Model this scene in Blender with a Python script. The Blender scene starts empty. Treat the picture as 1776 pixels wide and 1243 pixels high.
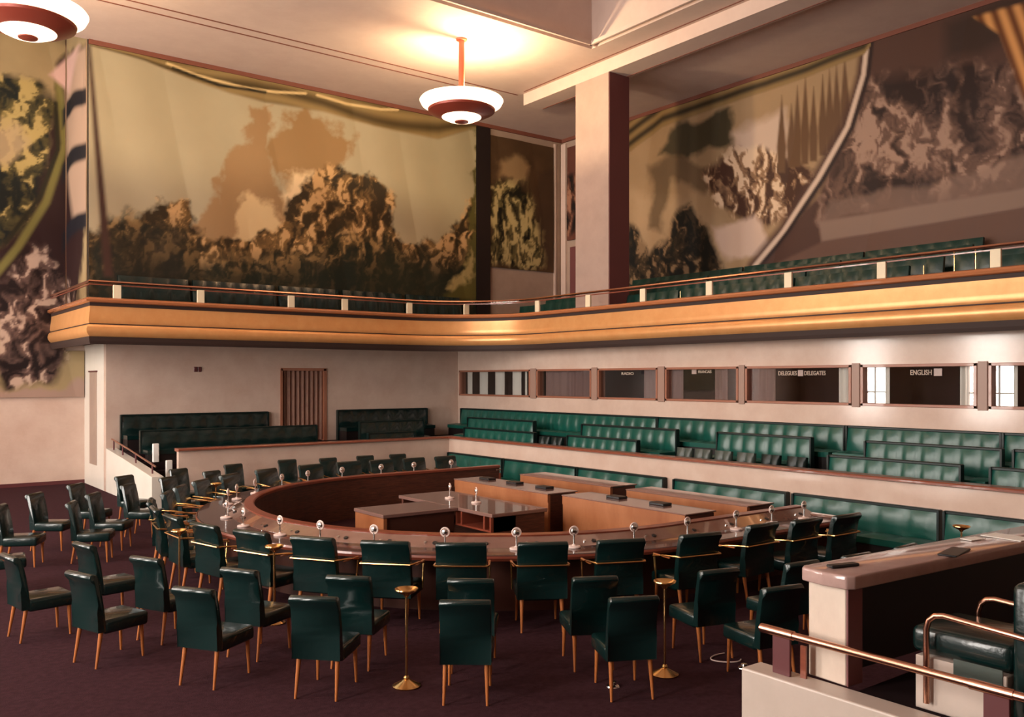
import bpy, bmesh, math, random
import numpy as np
from mathutils import Vector, Matrix
random.seed(4)
rng = np.random.RandomState(7)
S = bpy.context.scene
COL = S.collection
PI = math.pi

# ---------------------------------------------------------------- camera, world, exposure
F_PX, HOR, EYE = 1544.0, 658.0, 2.9
YAW = math.atan(1173 / 1544.)
cam = bpy.data.objects.new('camera', bpy.data.cameras.new('camera'))
COL.objects.link(cam)
cam.location = (0, 0, EYE)
cam.rotation_euler = (PI / 2, 0, -YAW)
cam.data.sensor_fit = 'HORIZONTAL'
cam.data.sensor_width = 36.0
cam.data.lens = 36.0 * F_PX / 1776
cam.data.shift_y = (HOR - 621.5) / 1776
cam.data.clip_end = 200
S.camera = cam
S.view_settings.view_transform = 'Standard'
S.view_settings.look = 'None'
S.view_settings.gamma = 1.0
S.view_settings.exposure = 0.0
w = bpy.data.worlds.new('world'); S.world = w; w.use_nodes = True
w.node_tree.nodes['Background'].inputs[0].default_value = (1.0, 0.92, 0.84, 1)
w.node_tree.nodes['Background'].inputs[1].default_value = 27.0
S.cycles.max_bounces = 8
S.cycles.diffuse_bounces = 5
S.cycles.glossy_bounces = 4
S.cycles.transparent_max_bounces = 8
S.cycles.sample_clamp_indirect = 6.0
S.cycles.use_denoising = True

def rayv(px):
    t = (px - 888) / F_PX; s, c = math.sin(YAW), math.cos(YAW)
    return s + t * c, c - t * s
def onX(X, px): r = rayv(px); return r[1] * X / r[0]
def onY(Y, px): r = rayv(px); return r[0] * Y / r[1]
def toflr(px, py, z=0.):
    d = F_PX * (EYE - z) / (py - HOR); r = rayv(px); return r[0] * d, r[1] * d
def proj(x, y, z):
    s, c = math.sin(YAW), math.cos(YAW)
    d = x * s + y * c
    return 888 + F_PX * (x * c - y * s) / d, HOR + F_PX * (EYE - z) / d

# ---------------------------------------------------------------- materials
def mat(name, col, rough=.5, metal=0., spec=.5, coat=0., emit=None, es=1., noise=None, bump=0., bscale=40., sheen=0.):
    m = bpy.data.materials.new(name); m.use_nodes = True
    nt = m.node_tree; b = nt.nodes['Principled BSDF']
    b.inputs['Base Color'].default_value = (*col, 1)
    b.inputs['Roughness'].default_value = rough
    b.inputs['Metallic'].default_value = metal
    b.inputs['Specular IOR Level'].default_value = spec
    b.inputs['Coat Weight'].default_value = coat
    b.inputs['Sheen Weight'].default_value = sheen
    if emit:
        b.inputs['Emission Color'].default_value = (*emit, 1); b.inputs['Emission Strength'].default_value = es
    tc = nt.nodes.new('ShaderNodeTexCoord')
    if noise:  # (colour2, scale, (sx,sy,sz), detail)
        c2, sc, st, det = noise
        mp = nt.nodes.new('ShaderNodeMapping'); mp.inputs['Scale'].default_value = st
        nt.links.new(tc.outputs['Object'], mp.inputs[0])
        n = nt.nodes.new('ShaderNodeTexNoise'); n.inputs['Scale'].default_value = sc; n.inputs['Detail'].default_value = det
        n.inputs['Roughness'].default_value = .65
        nt.links.new(mp.outputs[0], n.inputs[0])
        r = nt.nodes.new('ShaderNodeValToRGB')
        r.color_ramp.elements[0].position = .32; r.color_ramp.elements[0].color = (*col, 1)
        r.color_ramp.elements[1].position = .68; r.color_ramp.elements[1].color = (*c2, 1)
        nt.links.new(n.outputs['Fac'], r.inputs[0]); nt.links.new(r.outputs[0], b.inputs['Base Color'])
    if bump:
        n2 = nt.nodes.new('ShaderNodeTexNoise'); n2.inputs['Scale'].default_value = bscale; n2.inputs['Detail'].default_value = 4
        nt.links.new(tc.outputs['Object'], n2.inputs[0])
        bp = nt.nodes.new('ShaderNodeBump'); bp.inputs['Strength'].default_value = bump; bp.inputs['Distance'].default_value = .02
        nt.links.new(n2.outputs['Fac'], bp.inputs['Height']); nt.links.new(bp.outputs[0], b.inputs['Normal'])
    return m

M = {}
M['marble'] = mat('wall_marble', (.58, .41, .33), .13, spec=.55, noise=((.68, .52, .43), 1.3, (1, 1, 1), 8))
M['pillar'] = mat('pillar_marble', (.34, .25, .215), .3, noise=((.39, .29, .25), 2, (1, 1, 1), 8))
M['marble_white'] = mat('pale_marble', (.70, .64, .56), .3, noise=((.78, .72, .64), 1.1, (1, 1, 1), 6))
M['kerb'] = mat('kerb_marble', (.50, .41, .35), .35, noise=((.56, .46, .40), 3, (1, 1, 1), 7))
M['vein'] = mat('veined_marble', (.72, .60, .50), .3, noise=((.60, .48, .40), 4, (1, 1, .5), 8))
M['plaster'] = mat('ceiling_plaster', (.56, .41, .35), .75, noise=((.60, .45, .385), 2, (1, 1, 1), 4))
M['groove'] = mat('ceiling_groove', (.17, .05, .03), .7)
M['carpet'] = mat('plum_carpet', (.032, .0125, .0155), .95, spec=.05, noise=((.054, .021, .026), 14, (1, 1, 1), 8), bump=.4, bscale=120)
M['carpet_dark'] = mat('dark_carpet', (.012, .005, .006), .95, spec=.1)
M['gold'] = mat('ochre_fascia', (.72, .33, .115), .3, metal=.3, spec=.5, noise=((.78, .39, .15), 3, (1, 1, 1), 5))
M['recess'] = mat('fascia_recess', (.03, .012, .008), .7)
M['capwood'] = mat('rail_cap_wood', (.42, .15, .06), .25, coat=.5)
M['redwood'] = mat('red_wood', (.19, .045, .025), .3, coat=.4, noise=((.26, .07, .035), 8, (1, 1, 6), 5))
M['stonepink'] = mat('pink_stone', (.40, .26, .235), .1, noise=((.46, .31, .275), 9, (1, 1, 1), 6))
M['leather'] = mat('green_leather', (.002, .0145, .0135), .25, spec=.55, coat=.25, bump=.12, bscale=25)
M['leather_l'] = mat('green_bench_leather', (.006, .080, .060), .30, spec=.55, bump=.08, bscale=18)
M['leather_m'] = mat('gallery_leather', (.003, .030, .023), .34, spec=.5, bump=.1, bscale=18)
M['leather_d'] = mat('dark_green_leather', (.002, .010, .009), .4, spec=.4)
M['grey_leather'] = mat('grey_green_leather', (.05, .065, .055), .4, bump=.1, bscale=20)
M['legwood'] = mat('chair_leg_wood', (.42, .13, .035), .3, coat=.4)
M['brass'] = mat('brass', (.82, .50, .20), .22, metal=1.)
M['copper'] = mat('copper_tube', (.62, .32, .22), .24, metal=1.)
M['cream'] = mat('cream_post', (.78, .66, .46), .5)
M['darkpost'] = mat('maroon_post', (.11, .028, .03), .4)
M['tabletop'] = mat('table_top_wood', (.045, .018, .019), .2, coat=.45, noise=((.065, .026, .025), 5, (1, 6, 1), 6))
M['console'] = mat('console_wood', (.20, .10, .075), .12, coat=1., noise=((.23, .12, .09), 4, (1, 1, 1), 4))
M['edge'] = mat('table_edge', (.23, .052, .028), .3, coat=.3)
M['inner'] = mat('table_inner_panel', (.040, .012, .007), .5, noise=((.13, .036, .018), 4, (1, 1, 12), 6))
M['desk'] = mat('desk_walnut', (.42, .165, .07), .35, coat=.2, noise=((.27, .085, .03), 1.6, (1, 1, .35), 7))
M['desktop'] = mat('desk_top', (.22, .12, .10), .2, coat=.7)
M['deskdark'] = mat('desk_dark', (.07, .022, .014), .4)
M['silver'] = mat('chrome', (.75, .75, .74), .16, metal=1.)
M['micbase'] = mat('mic_base', (.78, .60, .54), .3)
M['black'] = mat('black', (.01, .01, .012), .4)
M['nearblack'] = mat('near_black_panel', (.008, .003, .003), .5)
M['opal'] = mat('opal_glass', (.9, .82, .7), .3, emit=(1.0, .72, .46), es=2.6)
M['bronze'] = mat('bronze_ring', (.28, .05, .03), .35, metal=.2)
M['stemred'] = mat('lamp_stem', (.42, .09, .045), .4, metal=.1)
M['white'] = mat('white_paint', (.82, .80, .76), .5)
M['mirrored_window'] = mat('mirrored_window', (.92, .90, .84), .5)  # white for the window reflections laid on the counter
M['curtain'] = mat('booth_white_strip', (.85, .83, .76), .8)  # white of the booth strips, most standing in for reflected windows
M['sepia'] = mat('booth_curtain_grey', (.22, .14, .13), .8)
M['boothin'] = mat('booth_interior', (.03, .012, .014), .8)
M['doorcurt'] = mat('door_curtain', (.30, .15, .10), .7, noise=((.22, .10, .07), 12, (1, 1, .3), 3))
M['frame'] = mat('booth_frame', (.34, .13, .075), .35, coat=.3)
M['mullion'] = mat('booth_mullion', (.36, .22, .17), .4)
M['letter'] = mat('letters', (.90, .72, .58), .4)
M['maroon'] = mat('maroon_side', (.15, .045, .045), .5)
M['upwall'] = mat('upper_wall', (.33, .23, .18), .6, noise=((.38, .27, .21), 2, (1, 1, 1), 5))
def glassmat():
    m = bpy.data.materials.new('booth_glass'); m.use_nodes = True; nt = m.node_tree; nt.nodes.clear()
    o = nt.nodes.new('ShaderNodeOutputMaterial'); mx = nt.nodes.new('ShaderNodeMixShader')
    t = nt.nodes.new('ShaderNodeBsdfTransparent'); g = nt.nodes.new('ShaderNodeBsdfGlossy'); f = nt.nodes.new('ShaderNodeLayerWeight'); pw = nt.nodes.new('ShaderNodeMath'); pw.operation = 'POWER'; pw.inputs[1].default_value = 3.0; ad = nt.nodes.new('ShaderNodeMath'); ad.operation = 'MULTIPLY_ADD'; ad.inputs[1].default_value = .55; ad.inputs[2].default_value = .05
    g.inputs['Roughness'].default_value = .01; nt.links.new(f.outputs['Facing'], pw.inputs[0]); nt.links.new(pw.outputs[0], ad.inputs[0])
    t.inputs[0].default_value = (.9, .9, .9, 1)
    nt.links.new(ad.outputs[0], mx.inputs[0]); nt.links.new(t.outputs[0], mx.inputs[1]); nt.links.new(g.outputs[0], mx.inputs[2])
    nt.links.new(mx.outputs[0], o.inputs[0]); return m
M['glass'] = glassmat()

# ---------------------------------------------------------------- mesh helpers
def newbm(): return bmesh.new()
def xf(bm, verts, loc=(0, 0, 0), rz=0, rx=0, ry=0):
    m = Matrix.Translation(loc) @ Matrix.Rotation(rz, 4, 'Z') @ Matrix.Rotation(ry, 4, 'Y') @ Matrix.Rotation(rx, 4, 'X')
    bmesh.ops.transform(bm, matrix=m, verts=verts)
def box(bm, x0, x1, y0, y1, z0, z1, r=0., seg=2):
    res = bmesh.ops.create_cube(bm, size=1.)
    vs = res['verts']
    bmesh.ops.scale(bm, vec=(x1 - x0, y1 - y0, z1 - z0), verts=vs)
    bmesh.ops.translate(bm, vec=((x0 + x1) / 2, (y0 + y1) / 2, (z0 + z1) / 2), verts=vs)
    if r > 0:
        es = list({e for v in vs for e in v.link_edges})
        out = bmesh.ops.bevel(bm, geom=es, offset=r, segments=seg, profile=.5, affect='EDGES')
        vs = list({v for f in out['faces'] for v in f.verts} | {v for v in vs if v.is_valid})
    return vs
def cyl(bm, p0, p1, r0, r1=None, n=12, caps=True):
    r1 = r0 if r1 is None else r1
    p0, p1 = Vector(p0), Vector(p1); d = (p1 - p0).normalized()
    a = Vector((0, 0, 1)) if abs(d.z) < .9 else Vector((1, 0, 0))
    u = d.cross(a).normalized(); v = d.cross(u)
    A = [bm.verts.new(p0 + r0 * (math.cos(2*PI*i/n) * u + math.sin(2*PI*i/n) * v)) for i in range(n)]
    B = [bm.verts.new(p1 + r1 * (math.cos(2*PI*i/n) * u + math.sin(2*PI*i/n) * v)) for i in range(n)]
    for i in range(n): bm.faces.new((A[i], B[i], B[(i+1) % n], A[(i+1) % n]))
    if caps: bm.faces.new(A); bm.faces.new(B[::-1])
def tube(bm, pts, r, n=10):
    pts = [Vector(p) for p in pts]; rings = []
    for i, p in enumerate(pts):
        d = (pts[min(i+1, len(pts)-1)] - pts[max(i-1, 0)]).normalized()
        a = Vector((0, 0, 1)) if abs(d.z) < .95 else Vector((1, 0, 0))
        if rings and abs(d.z) >= .9: a = Vector((1, 0, 0))
        u = d.cross(a).normalized(); v = d.cross(u)
        if rings:
            u0 = lastu - d * lastu.dot(d)
            if u0.length > 1e-4: u = u0.normalized(); v = d.cross(u)
        lastu = u
        rings.append([bm.verts.new(p + r * (math.cos(2*PI*k/n) * u + math.sin(2*PI*k/n) * v)) for k in range(n)])
    for A, B in zip(rings, rings[1:]):
        for k in range(n): bm.faces.new((A[k], B[k], B[(k+1) % n], A[(k+1) % n]))
    bm.faces.new(rings[0]); bm.faces.new(rings[-1][::-1])
def lathe(bm, prof, n=32, c=(0, 0, 0)):
    rings = []
    for r, z in prof:
        if r < 1e-5: rings.append([bm.verts.new((c[0], c[1], c[2]+z))])
        else: rings.append([bm.verts.new((c[0]+r*math.cos(2*PI*k/n), c[1]+r*math.sin(2*PI*k/n), c[2]+z)) for k in range(n)])
    for A, B in zip(rings, rings[1:]):
        for k in range(n):
            k2 = (k+1) % n
            if len(A) == 1 and len(B) == 1: continue
            if len(A) == 1: bm.faces.new((A[0], B[k2], B[k]))
            elif len(B) == 1: bm.faces.new((A[k], A[k2], B[0]))
            else: bm.faces.new((A[k], A[k2], B[k2], B[k]))
def sweep(bm, prof, path, nrm, closed_prof=True, caps=True):
    """prof: (offset along nrm, z); path: list of (x,y); nrm: list of (nx,ny) mitre vectors"""
    rows = [[bm.verts.new((p[0] + n[0]*o, p[1] + n[1]*o, z)) for o, z in prof] for p, n in zip(path, nrm)]
    L = len(prof)
    for A, B in zip(rows, rows[1:]):
        for k in range(L if closed_prof else L-1):
            bm.faces.new((A[k], A[(k+1) % L], B[(k+1) % L], B[k]))
    if caps and closed_prof:
        bm.faces.new(rows[0][::-1]); bm.faces.new(rows[-1])
def obj(name, bm, m, parent=None, smooth=False, ang=40, loc=None):
    bmesh.ops.recalc_face_normals(bm, faces=bm.faces[:])
    me = bpy.data.meshes.new(name); bm.to_mesh(me); bm.free()
    me.materials.append(M[m] if isinstance(m, str) else m)
    if smooth:
        me.polygons.foreach_set('use_smooth', [True]*len(me.polygons))
        me.set_sharp_from_angle(angle=math.radians(ang))
    o = bpy.data.objects.new(name, me); COL.objects.link(o)
    if parent: o.parent = parent
    if loc: o.location = loc
    return o
def thing(name, label, cat, loc=(0, 0, 0), rz=0, group=None):
    o = bpy.data.objects.new(name, None); COL.objects.link(o); o.empty_display_size = .2
    o.location = loc; o.rotation_euler = (0, 0, rz); o['label'] = label; o['category'] = cat
    if group: o['group'] = group
    return o
def tag(o, label, cat, group=None):
    o['label'] = label; o['category'] = cat
    if group: o['group'] = group
    return o
def struct(name, bm, m, smooth=False, label=None):
    o = obj(name, bm, m, smooth=smooth); o['kind'] = 'structure'
    if label: o['label'] = label
    return o
KIDS = {}
def children(o):
    return [c for c in COL.objects if c.parent == o]
def protos(root):
    return [(c, children(c)) for c in children(root)]
def dup(root, kids, loc, rz, label, group=None):
    r = root.copy(); COL.objects.link(r); r.location = loc; r.rotation_euler = (0, 0, rz); r['label'] = label
    if group: r['group'] = group
    for c0, gs in kids:
        c = c0.copy(); COL.objects.link(c); c.parent = r
        for g0 in gs:
            g = g0.copy(); COL.objects.link(g); g.parent = c
    return r
def B(*a, **k):
    bm = newbm(); box(bm, *a, **k); return bm
def nth(i):
    names = ['first','second','third','fourth','fifth','sixth','seventh','eighth','ninth','tenth','eleventh','twelfth','thirteenth',
             'fourteenth','fifteenth','sixteenth','seventeenth','eighteenth','nineteenth','twentieth','twenty-first','twenty-second','twenty-third','twenty-fourth','twenty-fifth']
    return names[i]

# ---------------------------------------------------------------- room shell
CZ = 11.6          # ceiling
YB = 24.7          # back wall
XW = 16.5          # booth wall under the gallery
XU = 21.05         # upper east wall
X0, Y0 = -6.0, -8.0
YN = 27.2          # recessed wall beyond the stair block
XC = 5.57
struct('floor', B(X0-.3, 22, Y0-.3, YN+.3, -.3, 0), 'carpet')
# booth wall with openings
booth_px = [(797, 920), (931, 1026), (1037, 1141), (1154, 1281), (1293, 1477), (1493, 1695), (1715, 1860)]
bz0, bz1 = 2.37, 3.20
segs = [(onX(XW, b), onX(XW, a)) for a, b in booth_px]   # (ylow, yhigh)
segs.append((1.9, segs[-1][0] - .25)); 
bm = newbm()
box(bm, XW, XW+.25, Y0, YB+.3, 0, bz0); box(bm, XW, XW+.25, Y0, YB+.3, bz1, 4.4)
ys = sorted(segs)
prev = Y0
for a, b in ys:
    if a - prev > .001: box(bm, XW, XW+.25, prev, a, bz0, bz1)
    prev = b
box(bm, XW, XW+.25, prev, YB+.3, bz0, bz1)
struct('wall_east', bm, 'marble')
# back wall with curtained doorway
dx0, dx1 = onY(YB, 487), onY(YB, 565)
bm = newbm()
box(bm, XC, dx0, YB, YB+.25, 0, 4.5); box(bm, dx1, XW+.3, YB, YB+.25, 0, 4.5); box(bm, dx0, dx1, YB, YB+.25, 3.22, 4.5)
struct('wall_north', bm, 'marble')
XP = 5.15
struct('wall_north_upper', B(XP, XU+.3, YB, YB+.3, 4.5, CZ+.2), 'upwall')
struct('wall_stair_block_upper', B(XP, XP+.2, YB+.3, YN, 4.3, 13.3), 'upwall')
struct('light_stop_above_ceiling', B(X0-.3, XU+.3, YB-.3, YB, CZ+.3, 13.4), 'upwall')  # unseen panel added to keep sky light from leaking over the ceiling
struct('wall_east_upper', B(XU, XU+.3, Y0, YB, 3.86, CZ+.2), 'upwall')
struct('wall_north_recess', B(X0-.3, XC+.3, YN, YN+.3, 0, 13.3), 'marble')
bm = newbm(); box(bm, XC, XC+.25, YB+.25, YN, 0, 4.3)
struct('wall_stair_block', bm, 'marble_white')
struct('wall_south', B(X0-.3, 22, Y0-.3, Y0, 0, CZ+.2), 'marble')
# west wall with tall windows
wins = [(5.0, 7.0), (11.0, 13.0), (16.9, 18.9), (22.6, 24.5)]
WZ0, WZ1 = 1.0, 10.2
bm = newbm(); prev = Y0
for a, b in wins:
    box(bm, X0-.4, X0, prev, a, 0, 13.3); box(bm, X0-.4, X0, a, b, 0, WZ0); box(bm, X0-.4, X0, a, b, WZ1, 13.3); prev = b
box(bm, X0-.4, X0, prev, YN+.3, 0, 13.3)
struct('wall_west', bm, 'marble')
for i, (a, b) in enumerate(wins):
    bm = newbm(); x = X0-.2
    for k in range(4): yy = a + (b-a)*k/3; box(bm, x-.03, x+.03, yy-.03, yy+.03, WZ0, WZ1)
    for k in range(8): zz = WZ0 + (WZ1-WZ0)*k/7; box(bm, x-.03, x+.03, a, b, zz-.03, zz+.03)
    o = obj('window_%d' % (i+1), bm, 'darkpost'); o['kind'] = 'structure'
    ld = bpy.data.lights.new('window_portal', 'AREA'); ld.shape = 'RECTANGLE'; ld.size = WZ1-WZ0; ld.size_y = b-a
    ld.cycles.is_portal = True
    lo = bpy.data.objects.new('window_portal', ld); COL.objects.link(lo)
    lo.location = (X0-.45, (a+b)/2, (WZ0+WZ1)/2); lo.rotation_euler = (0, -PI/2, 0)
# ceiling with a deep coffer
kx, ky = 15.85, 17.4; cx0, cy0 = 4.0, 2.0
bm = newbm()
box(bm, X0-.3, XU+.3, ky, YB, CZ, CZ+.3); box(bm, kx, XU+.3, Y0-.3, ky, CZ, CZ+.3)
box(bm, X0-.3, cx0, Y0-.3, ky, CZ, CZ+.3); box(bm, cx0, kx, Y0-.3, cy0, CZ, CZ+.3)
struct('ceiling', bm, 'plaster')
bm = newbm()
box(bm, cx0, kx+.2, ky, ky+.2, CZ+.3, CZ+2.2); box(bm, kx, kx+.2, cy0, ky, CZ+.3, CZ+2.2)
box(bm, cx0-.2, cx0, cy0, ky, CZ+.3, CZ+2.2); box(bm, cx0-.2, kx+.2, cy0-.2, cy0, CZ+.3, CZ+2.2); box(bm, cx0-.2, kx+.2, cy0-.2, ky+.2, CZ+2.2, CZ+2.4)
struct('ceiling_coffer', bm, 'plaster')
struct('ceiling_recess', B(X0-.3, XC+.3, YB, YN+.3, 13.1, 13.4), 'plaster')
bm = newbm()   # coffer lip
box(bm, cx0, kx, ky-.22, ky-.16, CZ-.0, CZ+.1); box(bm, kx-.22, kx-.16, cy0, ky-.16, CZ, CZ+.1)
struct('trim_1', bm, 'plaster')
bm = newbm()   # grooves along the ceiling border
for y in (21.55, 21.95): box(bm, X0, 16.6 if y < 21.8 else 16.1, y, y+.045, CZ-.012, CZ+.01)
for x in (16.55,): box(bm, x, x+.03, Y0, 21.2, CZ-.012, CZ+.01)
struct('trim_2', bm, 'groove')
bm = newbm(); box(bm, 16.7, 17.46, Y0, 21.4, 11.25, CZ)
struct('trim_3', bm, 'plaster')
bm = newbm(); box(bm, 17.36, 17.39, Y0, 21.3, 11.238, 11.25)
struct('trim_4', bm, 'groove')
bm = newbm()   # dark cove where the murals meet the ceiling
box(bm, XP, XU, YB-.07, YB, CZ-.12, CZ); box(bm, XU-.07, XU, Y0, YB-.07, CZ-.12, CZ)
struct('trim_5', bm, 'groove')
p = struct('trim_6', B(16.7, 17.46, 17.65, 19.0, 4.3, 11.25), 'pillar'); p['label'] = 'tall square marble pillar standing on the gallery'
# maroon slab putting shade on the pillar's south face, away from the windows
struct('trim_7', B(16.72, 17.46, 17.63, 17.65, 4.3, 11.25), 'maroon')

# lower wall in front of the tiers
LX, LY, LZ = 13.8, 21.1, 1.30
bm = newbm()
box(bm, 6.33, LX+.15, LY, LY+.15, 0, LZ-.07); box(bm, LX, LX+.15, Y0, LY, 0, LZ-.07)
struct('wall_low', bm, 'marble')
bm = newbm()
path = [(6.30, LY+.075), (LX+.075, LY+.075), (LX+.075, Y0)]
nr = [(0, -1), (-1, -1), (-1, 0)]
sweep(bm, [(-.14, LZ-.07), (-.14, LZ), (.15, LZ), (.17, LZ-.02), (.17, LZ-.05), (.12, LZ-.07)], path, nr)
struct('trim_8', bm, 'redwood')
# tiers
bm = newbm()
T1, T2, T3 = .62, .86, 1.08
box(bm, LX+.15, 14.8, Y0, LY+1.0, 0, T1); box(bm, 14.8, 15.66, Y0, LY+2.0, 0, T2); box(bm, 15.66, XW, Y0, YB, 0, T3)
box(bm, 6.4, LX+.15, LY+.15, LY+1.0, 0, T1); box(bm, 6.4, 14.8, LY+1.0, LY+2.0, 0, T2-.001); box(bm, XC+.25, 15.66, LY+2.0, YB, 0, T3)
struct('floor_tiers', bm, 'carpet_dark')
# stair parapet on the stair block
bm = newbm()
P = [(20.5, 0), (20.5, .74), (23.0, .98), (YB-.002, 1.12), (YB-.002, 0)]
A = [bm.verts.new((XC, y, z)) for y, z in P]; Bv = [bm.verts.new((XC+.25, y, z)) for y, z in P]
bm.faces.new(A); bm.faces.new(Bv[::-1])
for i in range(5): bm.faces.new((A[i], Bv[i], Bv[(i+1) % 5], A[(i+1) % 5]))
struct('wall_stair', bm, 'marble_white')
bm = newbm()
for i in range(6): box(bm, XC+.25, 6.4, 20.9+.36*i, 20.9+.36*(i+1) if i < 5 else LY+2.0, 0, .18*(i+1))
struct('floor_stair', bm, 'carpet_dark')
struct('trim_9', B(XC-.012, XC, onX(XC, 168), onX(XC, 156), .6, 3.1), 'upwall')
struct('trim_10', B(XC-.03, XC, onX(XC, 169), onX(XC, 155), 3.1, 3.14), 'darkpost')
struct('baseboard_west_block', B(X0, XC, YN-.02, YN, 0, .1), 'darkpost')

# ---------------------------------------------------------------- gallery fascia
GX, GY, GW = 15.8, 22.4, 4.69
R = 2.8
path, nr = [(GW, YN-.12), (GW, GY)], [(-1, 0), (-1, -1)]
# the balcony front is concave towards the corner: the arc joins the two straight runs
path = [(GW, YN-.12), (GW, GY)]
cxx, cyy = GX - R, GY - R
for i in range(0, 19):
    a = PI/2 - PI/2 * i/18
    path.append((cxx + R*math.cos(a), cyy + R*math.sin(a)))
    nr.append((-math.cos(a), -math.sin(a)))
path.append((GX, Y0)); nr.append((-1, 0))
prof = [(-.9, 3.86), (-.16, 3.86), (-.14, 3.80), (-.05, 3.80), (-.05, 3.87), (-.02, 3.90), (.03, 3.94), (.065, 4.00), (.075, 4.06), (.06, 4.13), (.03, 4.175), (.0, 4.19), (-.03, 4.192),
        (-.03, 4.212), (.0, 4.214), (.02, 4.26), (.01, 4.36), (-.01, 4.5), (-.02, 4.63), (-.09, 4.635), (-.09, 4.70), (-.9, 4.70)]
bm = newbm(); sweep(bm, prof, path, nr, closed_prof=False)
o = struct('balcony_front', bm, 'gold', smooth=True, label='ochre moulded front of the gallery, running round the curved corner')
bm = newbm(); sweep(bm, [(-.022, 4.19), (-.022, 4.214), (.006, 4.214), (.006, 4.19)], path, nr); o = struct('trim_11', bm, 'recess')
bm = newbm(); sweep(bm, [(-.085, 4.62), (-.085, 4.70), (-.01, 4.70), (-.01, 4.62)], path, nr); o = struct('trim_12', bm, 'recess')
bm = newbm(); sweep(bm, [(-.06, 3.73), (-.06, 3.885), (.012, 3.905), (.0, 3.80), (-.02, 3.73)], path, nr); o = struct('trim_13', bm, 'recess')
bm = newbm(); sweep(bm, [(-.35, 4.70), (-.35, 4.80), (.03, 4.82), (.07, 4.80), (.085, 4.765), (.07, 4.72), (.03, 4.70)], path, nr); o = struct('trim_14', bm, 'capwood', smooth=True)
# soffit and gallery floor
bm = newbm()
box(bm, GX+.1, XU, Y0, GY-R, 3.86, 4.3); box(bm, XC-.7, XU, GY+.1, YB, 3.86, 4.3)
box(bm, GX+.1, XU, GY-R, GY+.1, 3.86, 4.3)
fan = [(cxx+(R+.06)*math.cos(PI/2*i/16), cyy+(R+.06)*math.sin(PI/2*i/16)) for i in range(17)]+[(GX-R, GY+.1), (GX+.1, GY+.1), (GX+.1, GY-R)]
lo_ = [bm.verts.new((x, y, 3.861)) for x, y in fan]; hi_ = [bm.verts.new((x, y, 4.3)) for x, y in fan]
bm.faces.new(lo_[::-1]); bm.faces.new(hi_)
for i in range(len(fan)): j = (i+1) % len(fan); bm.faces.new((lo_[i], lo_[j], hi_[j], hi_[i]))
box(bm, GW+.1, XC, YB, YN, 3.86, 4.3)
struct('balcony_floor', bm, 'recess')
# upper tiers
bm = newbm()
for x, z in ((17.5, 4.6), (18.6, 4.9), (19.65, 5.2)): box(bm, x, XU, Y0, 23.2, 4.3, z)
struct('floor_gallery_tiers', bm, 'carpet_dark')
# hand rail of the gallery
rail = thing('gallery_railing', 'copper coloured handrail on cream posts along the top of the gallery front', 'railing', (0, 0, 4.8))
path2 = [(x + n[0]*-.02, y + n[1]*-.02) for (x, y), n in zip(path, nr)]
bm = newbm(); sweep(bm, [(-.045, 5.19-4.8), (-.03, 5.22-4.8), (.03, 5.22-4.8), (.045, 5.19-4.8), (.03, 5.165-4.8), (-.03, 5.165-4.8)], path2, nr)
obj('handrail', bm, 'copper', rail, smooth=True)
bm = newbm(); sweep(bm, [(-.02, .31), (-.02, .335), (.02, .335), (.02, .31)], path2, nr)
obj('lower_rail', bm, 'redwood', rail)
for px in (1725, 1527, 1365, 1228, 1113, 1018, 930):
    y = onX(GX-.05, px); o = obj('post', B(-.03, .03, -.09, .09, 0, .33, r=.01), 'cream', rail); o.location = (GX, y, 0)
for px in (825, 710, 598, 505, 348, 203):
    x = onY(GY, px); 
    if px == 825: x = 14.85; y = GY - .62
    else: y = GY
    o = obj('post', B(-.09, .09, -.03, .03, 0, .33, r=.01), 'cream', rail); o.location = (x, y, 0)
for px in (1655, 1692, 1602, 1180):
    y = onX(GX+.2, px); bm = newbm(); cyl(bm, (0, 0, 0), (0, 0, .38 if px > 1610 else .2), .012); o = obj('brass_stanchion', bm, 'brass', rail); o.location = (GX+.2, y, 0)

# ---------------------------------------------------------------- painted canvases (abstract stand-in pictures)
def vnoise(u, v, sc, seed):
    r = np.random.RandomState(seed); G = r.rand(64, 64)
    x = u*sc; y = v*sc; xi = np.floor(x).astype(int); yi = np.floor(y).astype(int); fx = x-xi; fy = y-yi
    fx = fx*fx*(3-2*fx); fy = fy*fy*(3-2*fy)
    g = lambda a, b: G[a % 64, b % 64]
    return (g(xi, yi)*(1-fx)+g(xi+1, yi)*fx)*(1-fy)+(g(xi, yi+1)*(1-fx)+g(xi+1, yi+1)*fx)*fy
def fbm(u, v, sc, seed, o=5):
    s = 0; a = 1; t = 0
    for k in range(o): s = s + a*vnoise(u, v, sc*2**k, seed+k); t += a; a *= .55
    return s/t
def poly_mask(px, py, pts, soft=3.):
    """signed soft mask of a polygon"""
    n = len(pts); inside = np.zeros(px.shape, bool); dist = np.full(px.shape, 1e9)
    for i in range(n):
        x1, y1 = pts[i]; x2, y2 = pts[(i+1) % n]
        c = ((y1 > py) != (y2 > py)) & (px < (x2-x1)*(py-y1)/((y2-y1) or 1e-9)+x1); inside ^= c
        dx, dy = x2-x1, y2-y1; t = np.clip(((px-x1)*dx+(py-y1)*dy)/(dx*dx+dy*dy+1e-9), 0, 1)
        dist = np.minimum(dist, np.hypot(px-x1-t*dx, py-y1-t*dy))
    s = np.where(inside, dist, -dist)
    return np.clip(s/soft*.5+.5, 0, 1)
def lin(c): return (np.array(c)/255.)**2.2
def mixc(C, m, col): return C*(1-m[..., None]) + lin(col)*m[..., None]
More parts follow.
